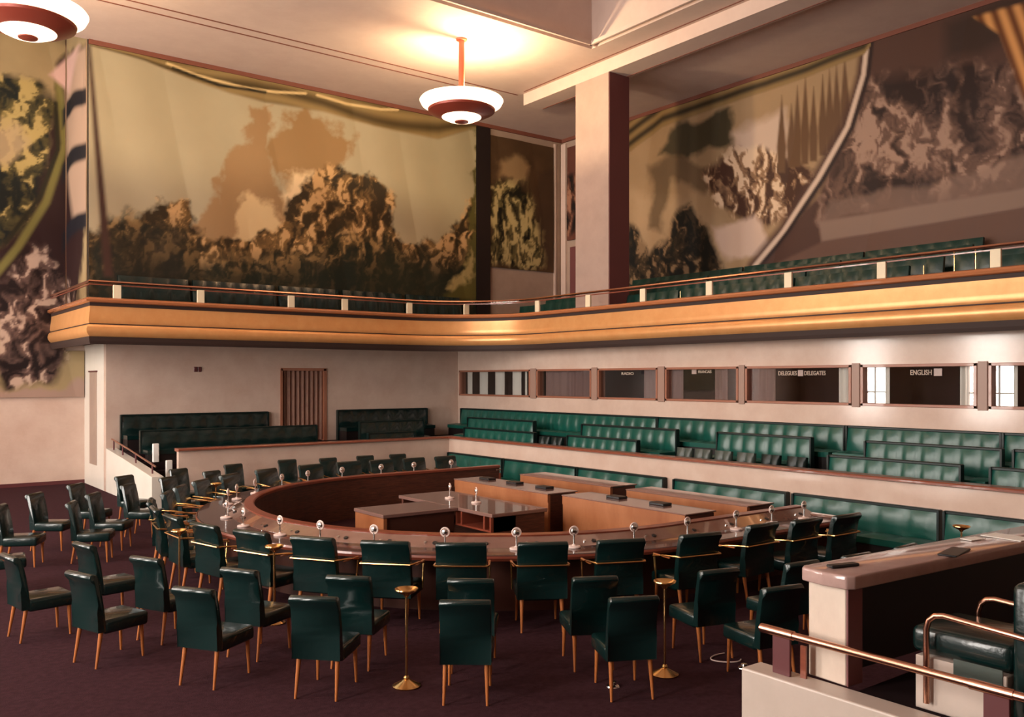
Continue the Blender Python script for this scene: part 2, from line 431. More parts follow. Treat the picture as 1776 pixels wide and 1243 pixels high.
def line_mask(px, py, pts, wd):
    dist = np.full(px.shape, 1e9)
    for (x1, y1), (x2, y2) in zip(pts, pts[1:]):
        dx, dy = x2-x1, y2-y1; t = np.clip(((px-x1)*dx+(py-y1)*dy)/(dx*dx+dy*dy+1e-9), 0, 1)
        dist = np.minimum(dist, np.hypot(px-x1-t*dx, py-y1-t*dy))
    return np.clip(1.5-dist/wd, 0, 1)
def canvas(name, axis, fixed, a0, a1, z0, z1, painter, res, label, cut=None):
    nu = int((a1-a0)/res)+1; nv = int((z1-z0)/res)+1
    U, Z = np.meshgrid(np.linspace(a0, a1, nu), np.linspace(z0, z1, nv))
    X, Y = (U, np.full(U.shape, fixed)) if axis == 'Y' else (np.full(U.shape, fixed), U)
    s_, c_ = math.sin(YAW), math.cos(YAW); D = X*s_+Y*c_
    C = painter(888+F_PX*(X*c_-Y*s_)/D, HOR+F_PX*(EYE-Z)/D, U-a0, Z-z0)
    # a gentle billow in the cloth
    bil = .02*np.sin((U-a0)*1.3)+.015*np.sin((U-a0)*3.1+Z)
    if axis == 'Y': Y = Y-np.abs(bil)
    else: X = X-np.abs(bil)
    me = bpy.data.meshes.new(name)
    idx = np.arange(nu*nv).reshape(nv, nu)
    F = np.stack([idx[:-1, :-1], idx[:-1, 1:], idx[1:, 1:], idx[1:, :-1]], -1).reshape(-1, 4)
    # back sheet gives the canvas its thickness
    off = np.array([0, .03, 0]) if axis == 'Y' else np.array([.03, 0, 0])
    V = np.stack([X, Y, Z], -1).reshape(-1, 3)
    bk = np.array([[a0, z0], [a1, z0], [a1, z1], [a0, z1]])
    Bk = [[u, fixed+.03, z] if axis == 'Y' else [fixed+.03, u, z] for u, z in bk]
    nV = len(V); V = np.vstack([V, Bk])
    cor = [idx[0, 0], idx[0, -1], idx[-1, -1], idx[-1, 0]]
    faces = F.tolist()+[[nV+3, nV+2, nV+1, nV]]
    faces += [list(idx[0, ::-1])+[nV, nV+1], list(idx[-1, :])+[nV+2, nV+3], list(idx[:, 0])+[nV+3, nV], list(idx[::-1, -1])+[nV+1, nV+2]]
    if cut:
        V = V[:nV]; Vc = V[F].mean(1); F = F[~((Vc[:, 0] > cut[0]) & (Vc[:, 2] > cut[1]))]; faces = F.tolist()
    me.from_pydata(V.tolist(), [], faces)
    at = me.color_attributes.new('paint', 'FLOAT_COLOR', 'POINT')
    buf = np.ones((len(V), 4)); buf[:nV, :3] = np.clip(C.reshape(-1, 3), 0, 1); buf[nV:, :3] = .05
    at.data.foreach_set('color', buf.ravel().astype(np.float32))
    me.materials.append(M['canvas'])
    o = bpy.data.objects.new(name, me); COL.objects.link(o)
    if cut: sm = o.modifiers.new('thickness', 'SOLIDIFY'); sm.thickness = .03; sm.offset = 0
    return tag(o, label, 'painting')
m = bpy.data.materials.new('painted_canvas'); m.use_nodes = True; nt = m.node_tree
at = nt.nodes.new('ShaderNodeAttribute'); at.attribute_name = 'paint'
nt.links.new(at.outputs['Color'], nt.nodes['Principled BSDF'].inputs['Base Color'])
nt.nodes['Principled BSDF'].inputs['Roughness'].default_value = .62; nt.nodes['Principled BSDF'].inputs['Specular IOR Level'].default_value = .25
M['canvas'] = m

def rocks(C, px, py, u, v, mask, seed, dark, mid, light, sc=1.6):
    """broken masses of brushwork in three tones inside a mask"""
    k = 1.25
    qx = (fbm(u, v, 2.1, seed+40, 3)-.5)*.9; qy = (fbm(u, v, 2.1, seed+50, 3)-.5)*.9
    n = 1-np.abs(fbm(u*k+qx, v*k*.7+qy, sc, seed, 5)-.5)*5.5                      # ridges
    n2 = fbm((u+.13)*k+qx, (v-.13)*k*.7+qy, sc*1.6, seed+7, 5)-fbm(u*k+qx, v*k*.7+qy, sc*1.6, seed+7, 5)
    big = fbm(u, v, .55, seed+90, 2)
    rel = np.clip(.25+.42*n+n2*3.2+(big-.5)*1.1, 0, 1); rel = rel*rel*(3-2*rel)
    T = lin(dark)*(1-rel[..., None])+lin(mid)*rel[..., None]
    hi = np.clip((rel-.80)*5, 0, 1)**1.5
    T = T*(1-hi[..., None])+lin(light)*hi[..., None]
    return C*(1-mask[..., None])+T*mask[..., None]
def paint_big(px, py, u, v):
    wx = px+(fbm(u, v, 2.2, 3)-.5)*50; wy = py+(fbm(u, v, 2.2, 9)-.5)*50
    C = np.zeros(px.shape+(3,))+lin((160, 148, 122))
    n = fbm(u, v, .5, 1); C = C*(.86+.26*n)[..., None]
    C = mixc(C, np.clip((px-650)/260, 0, 1)*.35, (150, 138, 92))
    C = mixc(C, np.clip((py-330)/230, 0, 1)*.35, (188, 160, 118))
    # far hills and standing rocks in the haze
    C = mixc(C, poly_mask(wx, wy, [(330, 430), (375, 330), (405, 255), (430, 250), (432, 180), (468, 180), (470, 300), (500, 350), (560, 400), (560, 520), (330, 520)], 5), (148, 118, 84))
    C = mixc(C, poly_mask(wx, wy, [(465, 270), (500, 185), (560, 215), (610, 235), (600, 275), (560, 330), (500, 330)], 6), (140, 110, 74))
    C = mixc(C, poly_mask(wx, wy, [(410, 350), (455, 335), (490, 380), (490, 440), (395, 440)], 6), (198, 170, 128))
    C = mixc(C, poly_mask(wx, wy, [(500, 300), (560, 300), (620, 400), (600, 440), (500, 400)], 9), (214, 186, 146))
    # broken ground
    g = poly_mask(wx, wy, [(150, 400), (230, 385), (270, 350), (330, 345), (345, 400), (400, 410), (450, 410), (490, 385), (520, 330), (560, 285), (640, 300), (675, 340), (680, 400), (720, 425), (760, 410), (800, 380), (830, 330), (840, 540), (150, 540)], 5)
    C = rocks(C, px, py, u, v, g, 21, (50, 40, 26), (128, 98, 60), (188, 150, 104), 1.5)
    g2 = poly_mask(wx, wy, [(175, 385), (240, 370), (330, 400), (345, 470), (420, 440), (520, 440), (600, 400), (680, 415), (720, 460), (780, 470), (830, 400), (840, 540), (150, 540)], 9)
    C = rocks(C, px, py, u, v, g2*.8, 44, (26, 32, 26), (88, 72, 44), (150, 120, 78), 1.9)
    C = mixc(C, np.clip((py-425)/55, 0, 1)*.85, (30, 36, 30))
    C = mixc(C, poly_mask(wx, wy, [(185, 400), (260, 380), (330, 400), (330, 520), (180, 520)], 22)*.7, (40, 36, 30))
    C = mixc(C, poly_mask(wx, wy, [(640, 440), (720, 440), (800, 480), (790, 520), (640, 520)], 22)*.6, (44, 44, 32))
    # swag of cloth hanging along the top
    x = px
    low = np.interp(x, [150, 250, 330, 400, 460, 560, 650, 760, 820, 840], [80, 108, 140, 165, 180, 196, 222, 244, 226, 225])
    top = 69+(x-128)*.2051
    s = np.clip((low-py)/5, 0, 1)
    fold = .5+.5*np.sin((py-top)/(low-top+1)*9+np.sin(x/60)*1.5)
    C = C*(1-s[..., None])+(lin((74, 60, 36))*(1-fold[..., None])+lin((134, 112, 74))*fold[..., None])*s[..., None]
    C = mixc(C, line_mask(px, py, [(290, 110), (340, 130), (420, 152), (480, 160), (530, 162)], 2.2), (206, 178, 128))
    C = mixc(C, line_mask(px, py, [(550, 165), (600, 180), (660, 190), (690, 190)], 2.2), (206, 178, 128))
    C = mixc(C, line_mask(px, py, [(300, 118), (380, 148), (460, 160)], 2.5), (40, 34, 22))
    # edges of the cloth
    C = mixc(C, poly_mask(px, py, [(151, 80), (157, 80), (196, 480), (180, 480)], 4), (64, 44, 38))
    C = mixc(C, poly_mask(wx, py, [(826, 225), (836, 225), (838, 520), (760, 520), (800, 480), (815, 420), (822, 330)], 5), (84, 78, 40))
    C = mixc(C, poly_mask(wx, py, [(770, 500), (806, 470), (818, 430), (826, 450), (812, 490), (780, 506)], 4), (160, 140, 92))
    return C
canvas('mural', 'Y', YB-.05, XP+.0, 17.2, 4.35, CZ-.13, paint_big, .036, 'huge sepia canvas above the gallery with pale sky, broken ground and a hanging cloth swag')

def paint_nook(px, py, u, v):
    C = np.zeros(px.shape+(3,))+lin((78, 58, 40))
    wx = px+(fbm(u, v, 1.6, 5)-.5)*24; wy = py+(fbm(u, v, 1.6, 6)-.5)*30
    C = C*(.6+.8*fbm(u, v, 1.2, 2))[..., None]
    C = mixc(C, poly_mask(wx, wy, [(865, 275), (890, 268), (912, 290), (905, 315), (870, 310)], 6), (140, 112, 80))
    g = poly_mask(wx, wy, [(850, 320), (900, 310), (925, 340), (935, 400), (945, 465), (850, 460)], 6)
    C = rocks(C, px, py, u, v*.6, g, 71, (24, 22, 16), (112, 98, 62), (170, 150, 104), 2.2)
    C = mixc(C, poly_mask(wx, wy, [(928, 300), (965, 300), (965, 470), (940, 460)], 6)*.6, (60, 44, 34))
    return C
canvas('mural', 'Y', YB-.05, onY(YB, 849), onY(YB, 958), 6.75, 11.25, paint_nook, .05, 'dark narrow canvas in the alcove beside the pillar')
def paint_side(px, py, u, v):
    C = np.zeros(px.shape+(3,))+lin((96, 58, 48)); C = C*(.6+.7*fbm(u, v, 1.2, 12))[..., None]
    g = poly_mask(px+(fbm(u, v, 1.6, 5)-.5)*12, py, [(972, 305), (1000, 300), (1000, 400), (980, 420)], 5)
    return rocks(C, px, py, u, v*.5, g, 75, (30, 22, 20), (110, 70, 56), (150, 106, 84), 2.2)
canvas('mural', 'X', XU-.05, 21.6, 24.35, 7.9, 11.25, paint_side, .06, 'small dark red canvas half hidden behind the marble pillar')

def paint_recess(px, py, u, v):
    wx = px+(fbm(u, v, 1.0, 31)-.5)*50; wy = py+(fbm(u, v, 1.0, 32)-.5)*60
    C = np.zeros(px.shape+(3,))+lin((150, 130, 96)); C = C*(.8+.4*fbm(u, v, .8, 33))[..., None]
    C = rocks(C, px, py, u, v, poly_mask(wx, wy, [(-60, 120), (60, 130), (100, 180), (95, 300), (60, 420), (-60, 480)], 8), 35, (22, 26, 24), (88, 78, 46), (168, 146, 92), 1.3)
    C = mixc(C, poly_mask(wx, wy, [(-30, 200), (30, 215), (45, 260), (20, 300), (-30, 290)], 9)*.8, (170, 146, 112))
    # long dark drape falling from the corner
    C = mixc(C, poly_mask(wx, py, [(100, 110), (150, 70), (160, 400), (120, 600), (-40, 640), (-40, 470), (40, 400), (90, 280)], 6), (44, 26, 26))
    C = mixc(C, line_mask(px, py, [(100, 130), (112, 250), (80, 350), (30, 430), (-20, 490)], 7), (112, 104, 58))
    C = mixc(C, line_mask(px, py, [(96, 180), (100, 260), (70, 340), (10, 420)], 4), (40, 36, 24))
    C = mixc(C, poly_mask(px, py, [(112, 110), (150, 80), (172, 400), (128, 385), (118, 300)], 4), (168, 140, 120))
    C = mixc(C, poly_mask(px, py, [(85, 130), (140, 78), (120, 160)], 4), (196, 160, 150))
    for y in (150, 245, 365):
        C = mixc(C, poly_mask(px, py+7*np.sin(px/9), [(108, y+38), (152, y-6), (152, y+22), (108, y+70)], 3), (28, 28, 36))
    # pale rock forms at the foot
    g = poly_mask(wx, wy, [(0, 520), (40, 440), (90, 430), (120, 500), (130, 600), (90, 670), (10, 680), (-40, 600)], 8)
    C = rocks(C, px, py, u, v, g, 91, (30, 18, 18), (110, 86, 78), (182, 156, 138), 1.1)
    # plain pinkish ground under everything
    C = mixc(C, poly_mask(wx, wy, [(-60, 640), (20, 684), (90, 684), (140, 650), (180, 640), (180, 760), (-60, 760)], 4), (160, 132, 118))
    return C
canvas('mural', 'X', XP-.05, YB-.02, YN-.12, 4.75, 12.9, paint_recess, .04, 'narrow canvas with dark banded drape on the end of the stair block')
canvas('mural', 'Y', YN-.05, 0.2, XC-.02, 2.42, 12.9, paint_recess, .04, 'tall dark canvas beside the stair block reaching down below the gallery', cut=(XP-.1, 3.7))

def paint_east(px, py, u, v):
    wx = px+(fbm(u, v, 1.1, 51)-.5)*30; wy = py+(fbm(u, v, 1.1, 52)-.5)*30
    C = np.zeros(px.shape+(3,))+lin((150, 122, 92)); C = C*(.82+.36*fbm(u, v, .7, 53))[..., None]
    C = mixc(C, poly_mask(wx, wy, [(1270, 230), (1360, 190), (1380, 300), (1290, 300)], 9), (186, 160, 142))
    C = mixc(C, poly_mask(wx, wy, [(1090, 330), (1200, 350), (1330, 440), (1200, 470), (1090, 440)], 12)*.7, (170, 142, 112))
    # dark wooded hills
    C = mixc(C, poly_mask(wx, wy, [(1145, 270), (1180, 215), (1225, 205), (1270, 190), (1275, 250), (1235, 255), (1200, 275)], 5), (62, 54, 38))
    C = mixc(C, poly_mask(wx, wy, [(1130, 290), (1180, 265), (1240, 300), (1220, 330), (1170, 310), (1150, 400), (1130, 400)], 6)*.7, (70, 54, 38))
    # banded slope of broken rock
    g = poly_mask(wx, wy, [(1215, 300), (1270, 255), (1320, 250), (1400, 290), (1430, 300), (1400, 370), (1330, 400), (1240, 350)], 6)
    C = rocks(C, px, py, u, v*.7, g, 61, (64, 40, 30), (150, 116, 88), (206, 176, 148), 1.8)
    C = mixc(C, poly_mask(wx, wy, [(1240, 390), (1310, 370), (1330, 440), (1260, 450)], 5), (194, 166, 150))
    g = poly_mask(wx, wy, [(1085, 380), (1105, 400), (1130, 440), (1170, 390), (1200, 345), (1230, 390), (1250, 450), (1250, 500), (1085, 500)], 5)
    C = rocks(C, px, py, u, v, g, 64, (24, 22, 18), (74, 58, 40), (130, 104, 78), 1.5)
    for cx, t, b in ((1356, 165, 300), (1373, 180, 290), (1383, 148, 290), (1397, 128, 285), (1412, 150, 280), (1428, 130, 270), (1440, 120, 262), (1452, 110, 250), (1466, 96, 225)):
        C = mixc(C, poly_mask(px, py, [(cx, t), (cx+8, (t+2*b)/3), (cx+6, b), (cx-6, b), (cx-8, (t+2*b)/3)], 2), (92, 66, 46))
    # second scene on dark ground with heavy swirling forms
    d = poly_mask(px, py, [(1500, 60), (1830, -60), (1830, 400), (1300, 470), (1420, 340), (1480, 200)], 4)
    C = mixc(C, d, (74, 50, 42))
    C = rocks(C, px, py, u, v, d*poly_mask(wx, wy, [(1470, 150), (1560, 130), (1640, 110), (1760, 110), (1800, 260), (1760, 320), (1560, 350), (1420, 380)], 14), 66, (40, 24, 22), (112, 84, 72), (152, 122, 106), .8)
    C = mixc(C, poly_mask(wx, wy, [(1440, 345), (1560, 330), (1700, 300), (1830, 240), (1830, 330), (1560, 370), (1420, 390)], 6)*.6, (130, 104, 92))
    C = mixc(C, poly_mask(px, py, [(1420, 385), (1560, 362), (1830, 318), (1830, 352), (1560, 398), (1425, 420)], 3), (128, 104, 92))
    C = mixc(C, poly_mask(px, py, [(1425, 420), (1560, 398), (1830, 352), (1830, 470), (1300, 480)], 3), (96, 70, 60))
    C = mixc(C, poly_mask(px, py, [(1640, 40), (1830, -40), (1830, 20), (1700, 95), (1640, 100)], 12)*.7, (40, 28, 22))
    # the hanging curtain between the two scenes
    edge = [(1505, 68), (1498, 130), (1470, 220), (1420, 310), (1360, 400), (1310, 462)]
    C = mixc(C, line_mask(px, py, edge, 12), (70, 46, 40))
    C = mixc(C, line_mask(px, py, edge, 4), (196, 170, 152))
    C = mixc(C, line_mask(px, py, [(x+9, y) for x, y in edge], 3), (40, 26, 26))
    # swag along the top
    top = 173+(1200-px)*.322
    low = np.interp(px, [1090, 1150, 1200, 1300, 1400, 1500, 1515], [268, 222, 204, 170, 136, 96, 76])
    s = np.clip((low-py)/4, 0, 1)*(px < 1512)
    fold = .5+.5*np.sin((low-py)/3.4)
    C = C*(1-s[..., None])+(lin((52, 42, 28))*(1-fold[..., None])+lin((130, 104, 68))*fold[..., None])*s[..., None]
    # orange curtain at the far end
    g = poly_mask(px, py, [(1690, 30), (1830, -10), (1830, 250), (1775, 170), (1735, 60)], 4)
    fold = .5+.5*np.sin((px-py*.35)/4.5)
    C = C*(1-g[..., None])+(lin((96, 54, 26))*(1-fold[..., None])+lin((200, 140, 84))*fold[..., None])*g[..., None]
    return C
canvas('mural', 'X', XU-.05, 5.5, 21.5, 5.4, CZ-.13, paint_east, .04, 'wide sepia canvas above the sloping gallery seats with cypress trees and a draped curtain')
# alcove pieces
struct('trim_15', B(17.22, onY(YB, 848), YB-.09, YB, 4.3, 11.45), 'nearblack')  # dark strip painted for the shaded edge of the big canvas
bm = newbm(); box(bm, onY(YB, 960), onY(YB, 963), YB-.06, YB, 4.5, 11.4); box(bm, XU-.1, XU, 24.4, YB-.06, 4.5, 11.4)
struct('trim_16', bm, 'plaster')
dr = struct('door_2', B(XU-.05, XU, 22.9, 24.2, 5.2, 7.65), 'maroon'); dr['label'] = 'dark red door at the end of the gallery'

# ---------------------------------------------------------------- booths
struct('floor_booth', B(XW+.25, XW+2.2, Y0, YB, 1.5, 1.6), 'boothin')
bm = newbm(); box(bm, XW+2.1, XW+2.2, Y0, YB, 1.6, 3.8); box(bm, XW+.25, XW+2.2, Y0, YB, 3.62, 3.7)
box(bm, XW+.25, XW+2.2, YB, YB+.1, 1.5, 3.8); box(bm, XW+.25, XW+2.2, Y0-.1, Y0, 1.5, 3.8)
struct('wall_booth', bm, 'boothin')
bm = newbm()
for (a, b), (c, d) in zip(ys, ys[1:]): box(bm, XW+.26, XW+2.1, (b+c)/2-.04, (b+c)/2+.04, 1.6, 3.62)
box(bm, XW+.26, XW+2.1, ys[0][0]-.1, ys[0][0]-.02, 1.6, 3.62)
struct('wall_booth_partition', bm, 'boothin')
for i, (a, b) in enumerate(segs):
    wd = thing('window_%d' % (i+6), 'x', 'window', (XW, (a+b)/2, (bz0+bz1)/2)); del wd['label']; del wd['category']; wd['kind'] = 'structure'
    h = (b-a)/2; g = (bz1-bz0)/2
    bm = newbm()
    for s0, s1, t0, t1 in ((-h, h, g-.055, g), (-h, h, -g, -g+.055), (-h, -h+.06, -g, g), (h-.06, h, -g, g)): box(bm, -.025, .22, s0, s1, t0, t1, r=.006, seg=1)
    obj('window_frame', bm, 'frame', wd)
    obj('pane', B(.06, .068, -h+.06, h-.06, -g+.055, g-.055), 'glass', wd)
for (a, b), (c, d) in zip(ys, ys[1:]):
    pass
bm = newbm()
for (a, b), (c, d) in zip(ys, ys[1:]): box(bm, XW-.03, XW, b+.015, c-.015, bz0-.03, bz1+.03, r=.006, seg=1)
struct('trim_17', bm, 'mullion')
def pleat(w_, z0, z1, m_, amp=.03, n=6, thick=.012):
    bm = newbm(); k = max(12, int(n*8)); rows = []
    for i in range(k+1):
        y = -w_/2+w_*i/k; x = amp*math.sin(2*PI*n*i/k)
        rows.append([bm.verts.new((x, y, z0)), bm.verts.new((x, y, z1)), bm.verts.new((x+thick, y, z1)), bm.verts.new((x+thick, y, z0))])
    for A_, B_ in zip(rows, rows[1:]):
        for q in range(4): bm.faces.new((A_[q], A_[(q+1) % 4], B_[(q+1) % 4], B_[q]))
    bm.faces.new(rows[0]); bm.faces.new(rows[-1][::-1]); return bm
xb = XW+.18
names = ['white reflected-window strip in the end booth, ', 'curtain']
def bcurt(px0, px1, m_, label, n=3, group=None):
    z0_, z1_ = 2.05, 3.55
    y0, y1 = onX(xb, px1), onX(xb, px0)
    o = obj('curtain', pleat(y1-y0, 1.65, 3.6, m_, .02, n), m_, smooth=True, loc=(xb, (y0+y1)/2, 0)); tag(o, label, 'curtain', group)
for i, (a, b) in enumerate(((811, 819), (832, 846), (859, 875), (889, 904), (911, 914))):  # white strips stand in for windows reflected in the end booth glass
    bcurt(a, b, 'curtain', '%s white strip standing in for reflected daylight, counted from the corner in the end booth' % nth(i), 1, 'white reflected-window strips in the end booth')
bcurt(947, 1024, 'sepia', 'grey pleated curtain filling the second booth window', 6)
bcurt(1117, 1139, 'sepia', 'grey curtain edge in the third booth window from the corner', 2)
bcurt(1150, 1185, 'sepia', 'grey curtain at the corner side of the fourth booth', 2)
bcurt(1240, 1262, 'sepia', 'grey curtain drawn to the far side of the fourth booth', 2)
bcurt(1305, 1345, 'sepia', 'grey curtain in the booth window with the double sign', 3)
bcurt(1455, 1476, 'curtain', 'white window reflection strip in the booth with the double sign', 2)  # this strip and the english booth pair are added as west window reflections
bcurt(1506, 1543, 'curtain', 'white window reflection strip at the corner side of the english booth', 2)
bcurt(1665, 1692, 'curtain', 'white window reflection strip at the far side of the english booth', 2)
bcurt(1730, 1765, 'curtain', 'white curtain in the last booth window at the picture edge', 2)
def sign(px0, px1, txt, label, zc=3.06, hgt=.085, sq=None):
    x = XW+.12; y0, y1 = onX(x, px1), onX(x, px0)
    cu = bpy.data.curves.new('t', 'FONT'); cu.body = txt; cu.size = hgt*1.4; cu.extrude = .004; cu.align_x = 'LEFT'; cu.offset = .002
    ob = bpy.data.objects.new('t', cu); COL.objects.link(ob)
    bpy.context.view_layer.update()
    me = bpy.data.meshes.new_from_object(ob.evaluated_get(bpy.context.evaluated_depsgraph_get())); bpy.data.objects.remove(ob)
    xs = [v.co.x for v in me.vertices]; w0, w1 = min(xs), max(xs); k = (y1-y0)/(w1-w0)
    for v in me.vertices: v.co = Vector((-v.co.z, (y1-y0)-(v.co.x-w0)*k, v.co.y))
    me.materials.clear(); me.materials.append(M['letter'])
    t = thing('booth_sign', label, 'sign', (x, y0, zc-hgt/2))
    o = bpy.data.objects.new('lettering', me); COL.objects.link(o); o.parent = t
    if sq:
        q0, q1 = onX(x, sq[1])-y0, onX(x, sq[0])-y0
        obj('square_plate', B(-.005, .005, q0, q1, -.02, hgt+.02), 'micbase', t)
    return t
sign(1078, 1099, 'RADIO', 'small lit sign in the third booth window from the corner', 3.06, .07)
sign(1211, 1234, 'FRANCAIS', 'lettered sign with a small plate in the fourth booth window', 3.09, .07, sq=(1200, 1208))
sign(1350, 1382, 'DELEGUES', 'first word of the double sign in the fifth booth window', 3.04, .09, sq=(1384, 1393))
sign(1395, 1432, 'DELEGATES', 'second word of the double sign in the fifth booth window', 3.04, .09)
sign(1579, 1616, 'ENGLISH', 'white letters in the sixth booth window with a square plate', 3.04, .10, sq=(1620, 1634))

# curtained door
dw = dx1-dx0
t = thing('door_1', 'x', 'door', (dx0+dw/2, YB, T3)); del t['label']; del t['category']; t['kind'] = 'structure'
bm = newbm()
box(bm, -dw/2-.02, -dw/2+.05, -.03, .22, 0, 2.14); box(bm, dw/2-.07, dw/2+.02, -.03, .22, 0, 2.14); box(bm, -dw/2, dw/2, -.03, .22, 2.08, 2.16)
obj('door_frame', bm, 'frame', t)
bm = newbm(); k = 110; rows = []
for i in range(k+1):
    x = -dw/2+.05+(dw-.12)*i/k; y = .09+.035*math.sin(2*PI*9*i/k)
    rows.append([bm.verts.new((x, y, .02)), bm.verts.new((x, y, 2.1)), bm.verts.new((x, y+.02, 2.1)), bm.verts.new((x, y+.02, .02))])
for A_, B_ in zip(rows, rows[1:]):
    for q in range(4): bm.faces.new((A_[q], A_[(q+1) % 4], B_[(q+1) % 4], B_[q]))
o = obj('door_curtain', bm, 'doorcurt', smooth=True, loc=(dx0+dw/2, YB, T3)); tag(o, 'brown pleated curtain closing the doorway in the back wall', 'curtain')
struct('wall_doorway', B(dx0-.2, dx1+.2, YB+.25, YB+.3, T3-.1, 3.4), 'nearblack')
for i, px in enumerate((339, 346)):
    x = onY(YB, px); bm = newbm(); box(bm, -.05, .05, -.03, 0, -.07, .07, r=.01, seg=1)
    o = obj('wall_socket', bm, 'darkpost', loc=(x, YB, 3.18)); tag(o, 'small dark fitting on the back wall, %s of the pair' % ('nearer the stair' if i == 0 else 'nearer the door'), 'wall fitting', 'wall fittings')

# ---------------------------------------------------------------- pendant lamps
lamp = thing('pendant_lamp', 'glowing two tier opal pendant lamp hanging above the round table', 'pendant lamp', (12.74, 18.9, 0), 0, 'pendant lamps')
zc = 9.50
bm = newbm(); lathe(bm, [(0, CZ-.05), (.05, CZ-.05), (.14, CZ-.04), (.15, CZ), (0, CZ)], 24); obj('canopy', bm, 'stemred', lamp, smooth=True)
bm = newbm(); cyl(bm, (0, 0, zc+.62), (0, 0, CZ-.04), .075, n=20); obj('stem', bm, 'stemred', lamp, smooth=True)
bm = newbm(); lathe(bm, [(.6, zc+.28), (.85, zc+.32), (1.02, zc+.42), (1.07, zc+.52), (1.04, zc+.56), (.95, zc+.50), (.7, zc+.42), (.3, zc+.38), (.1, zc+.62), (.07, zc+.62), (.07, zc+.34), (.6, zc+.28)], 64); obj('upper_bowl', bm, 'opal', lamp, smooth=True)
bm = newbm(); lathe(bm, [(.50, zc+.10), (.62, zc+.13), (.84, zc+.24), (.86, zc+.29), (.8, zc+.32), (.5, zc+.2), (.50, zc+.10)], 64); obj('ring', bm, 'bronze', lamp, smooth=True)
bm = newbm(); lathe(bm, [(.17, zc-.01), (.35, zc+.02), (.50, zc+.09), (.53, zc+.15), (.5, zc+.19), (.1, zc+.2)], 64); obj('lower_bowl', bm, 'opal', lamp, smooth=True)
bm = newbm(); lathe(bm, [(0, zc-.06), (.08, zc-.055), (.17, zc-.03), (.18, zc), (.1, zc+.03), (0, zc+.03)], 32); obj('finial', bm, 'bronze', lamp, smooth=True)
lk = protos(lamp)
lamp2 = dup(lamp, lk, (2.95, 19.3, 0), 0, 'glowing opal pendant lamp cut by the corner of the ceiling canvas')
LAMPW = 850
for L in (lamp, lamp2):
    ld = bpy.data.lights.new('lamp_bulb', 'POINT'); ld.energy = LAMPW; ld.color = (1, .75, .44); ld.shadow_soft_size = .12
    lo = bpy.data.objects.new('lamp_bulb', ld); COL.objects.link(lo); lo.parent = L; lo.location = (.3, 0, zc+.85)
# further lamps of the same row exist behind the camera to light the ceiling there
# ---------------------------------------------------------------- chairs
def seatpad(bm, x0, x1, y0, y1, z0, z1, r):
    box(bm, x0, x1, y0, y1, z0, z1, r=r, seg=3)
def backslab(w_, z0, z1, th, lean=.07):
    """slab with a rolled top; y=0 is the rear face at the bottom, chair faces +y"""
    prof = []
    H = z1-z0; n = 8
    for i in range(n+1): t = i/n; prof.append((-lean*t*t, z0+(H-.035)*t))
    rc = .035; cy, cz = -lean+.012, z1-rc
    top = [(cy+.0-rc*math.cos(a)*1.25, cz+rc*math.sin(a)) for a in [i*PI/8-.6 for i in range(0, 11)]]
    rear = prof[:-1]; front = [(y+th*(1-.25*((z-z0)/H)), z) for y, z in prof[::-1]]
    pts = rear+top+front[1:]
    bm = newbm()
    xs = [-w_/2, -w_/2+.012, w_/2-.012, w_/2]; ins = [.012, 0, 0, .012]
    cyc, czc = sum(p_[0] for p_ in pts)/len(pts), sum(p_[1] for p_ in pts)/len(pts)
    rows = []
    for x, s in zip(xs, ins):
        rows.append([bm.verts.new((x, y+(s if y < cyc else -s)*.8, z+(-s if z > z1-.06 else 0))) for y, z in pts])
    L_ = len(pts)
    for A_, B_ in zip(rows, rows[1:]):
        for k in range(L_): bm.faces.new((A_[k], A_[(k+1) % L_], B_[(k+1) % L_], B_[k]))
    bm.faces.new(rows[0]); bm.faces.new(rows[-1][::-1])
    return bm
def make_side():
    t = thing('side_chair', 'x', 'chair', (0, 0, 0), 0, 'green side chairs in rings around the table')
    obj('backrest', backslab(.46, .36, .955, .085), 'leather', t, smooth=True, ang=50)
    bm = newbm(); seatpad(bm, -.235, .235, .06, .56, .33, .475, .035)
    obj('seat', bm, 'leather', t, smooth=True, ang=60)
    for sx in (-1, 1):
        for fy in (0, 1):
            bm = newbm(); y = .05 if fy == 0 else .50; dy = -.06 if fy == 0 else .015
            cyl(bm, (sx*.185, y, .36), (sx*.195, y+dy, 0), .023, .012, 10); obj('leg', bm, 'legwood', t, smooth=True)
    return t
def make_arm():
    t = thing('armchair', 'x', 'chair', (0, 0, 0), 0, 'green armchairs with brass rails drawn up to the round table')
    obj('backrest', backslab(.58, .38, 1.05, .10), 'leather', t, smooth=True, ang=50)
    bm = newbm(); seatpad(bm, -.28, .28, .07, .60, .34, .50, .04)
    obj('seat', bm, 'leather', t, smooth=True, ang=60)
    bm = newbm()
    tube(bm, [(-.31, .50, .70), (-.315, .25, .75), (-.315, .0, .775), (-.30, -.055, .775), (.30, -.055, .775), (.315, .0, .775), (.315, .25, .75), (.31, .50, .70)], .0125, 8)
    obj('brass_rail', bm, 'brass', t, smooth=True)
    for sx in (-1, 1):
        bm = newbm(); box(bm, sx*.31-.014, sx*.31+.014, .14, .48, .728, .742, r=.005, seg=1); obj('armrest', bm, 'legwood', t)
        bm = newbm(); cyl(bm, (sx*.305, .44, .40), (sx*.31, .48, .74), .011, n=8); obj('arm_support', bm, 'brass', t, smooth=True)
        for fy in (0, 1):
            bm = newbm(); y = .06 if fy == 0 else .53; dy = -.07 if fy == 0 else .02
            cyl(bm, (sx*.23, y, .38), (sx*.24, y+dy, 0), .025, .013, 10); obj('leg', bm, 'legwood', t, smooth=True)
    return t
CX, CY = 9.3, 12.75
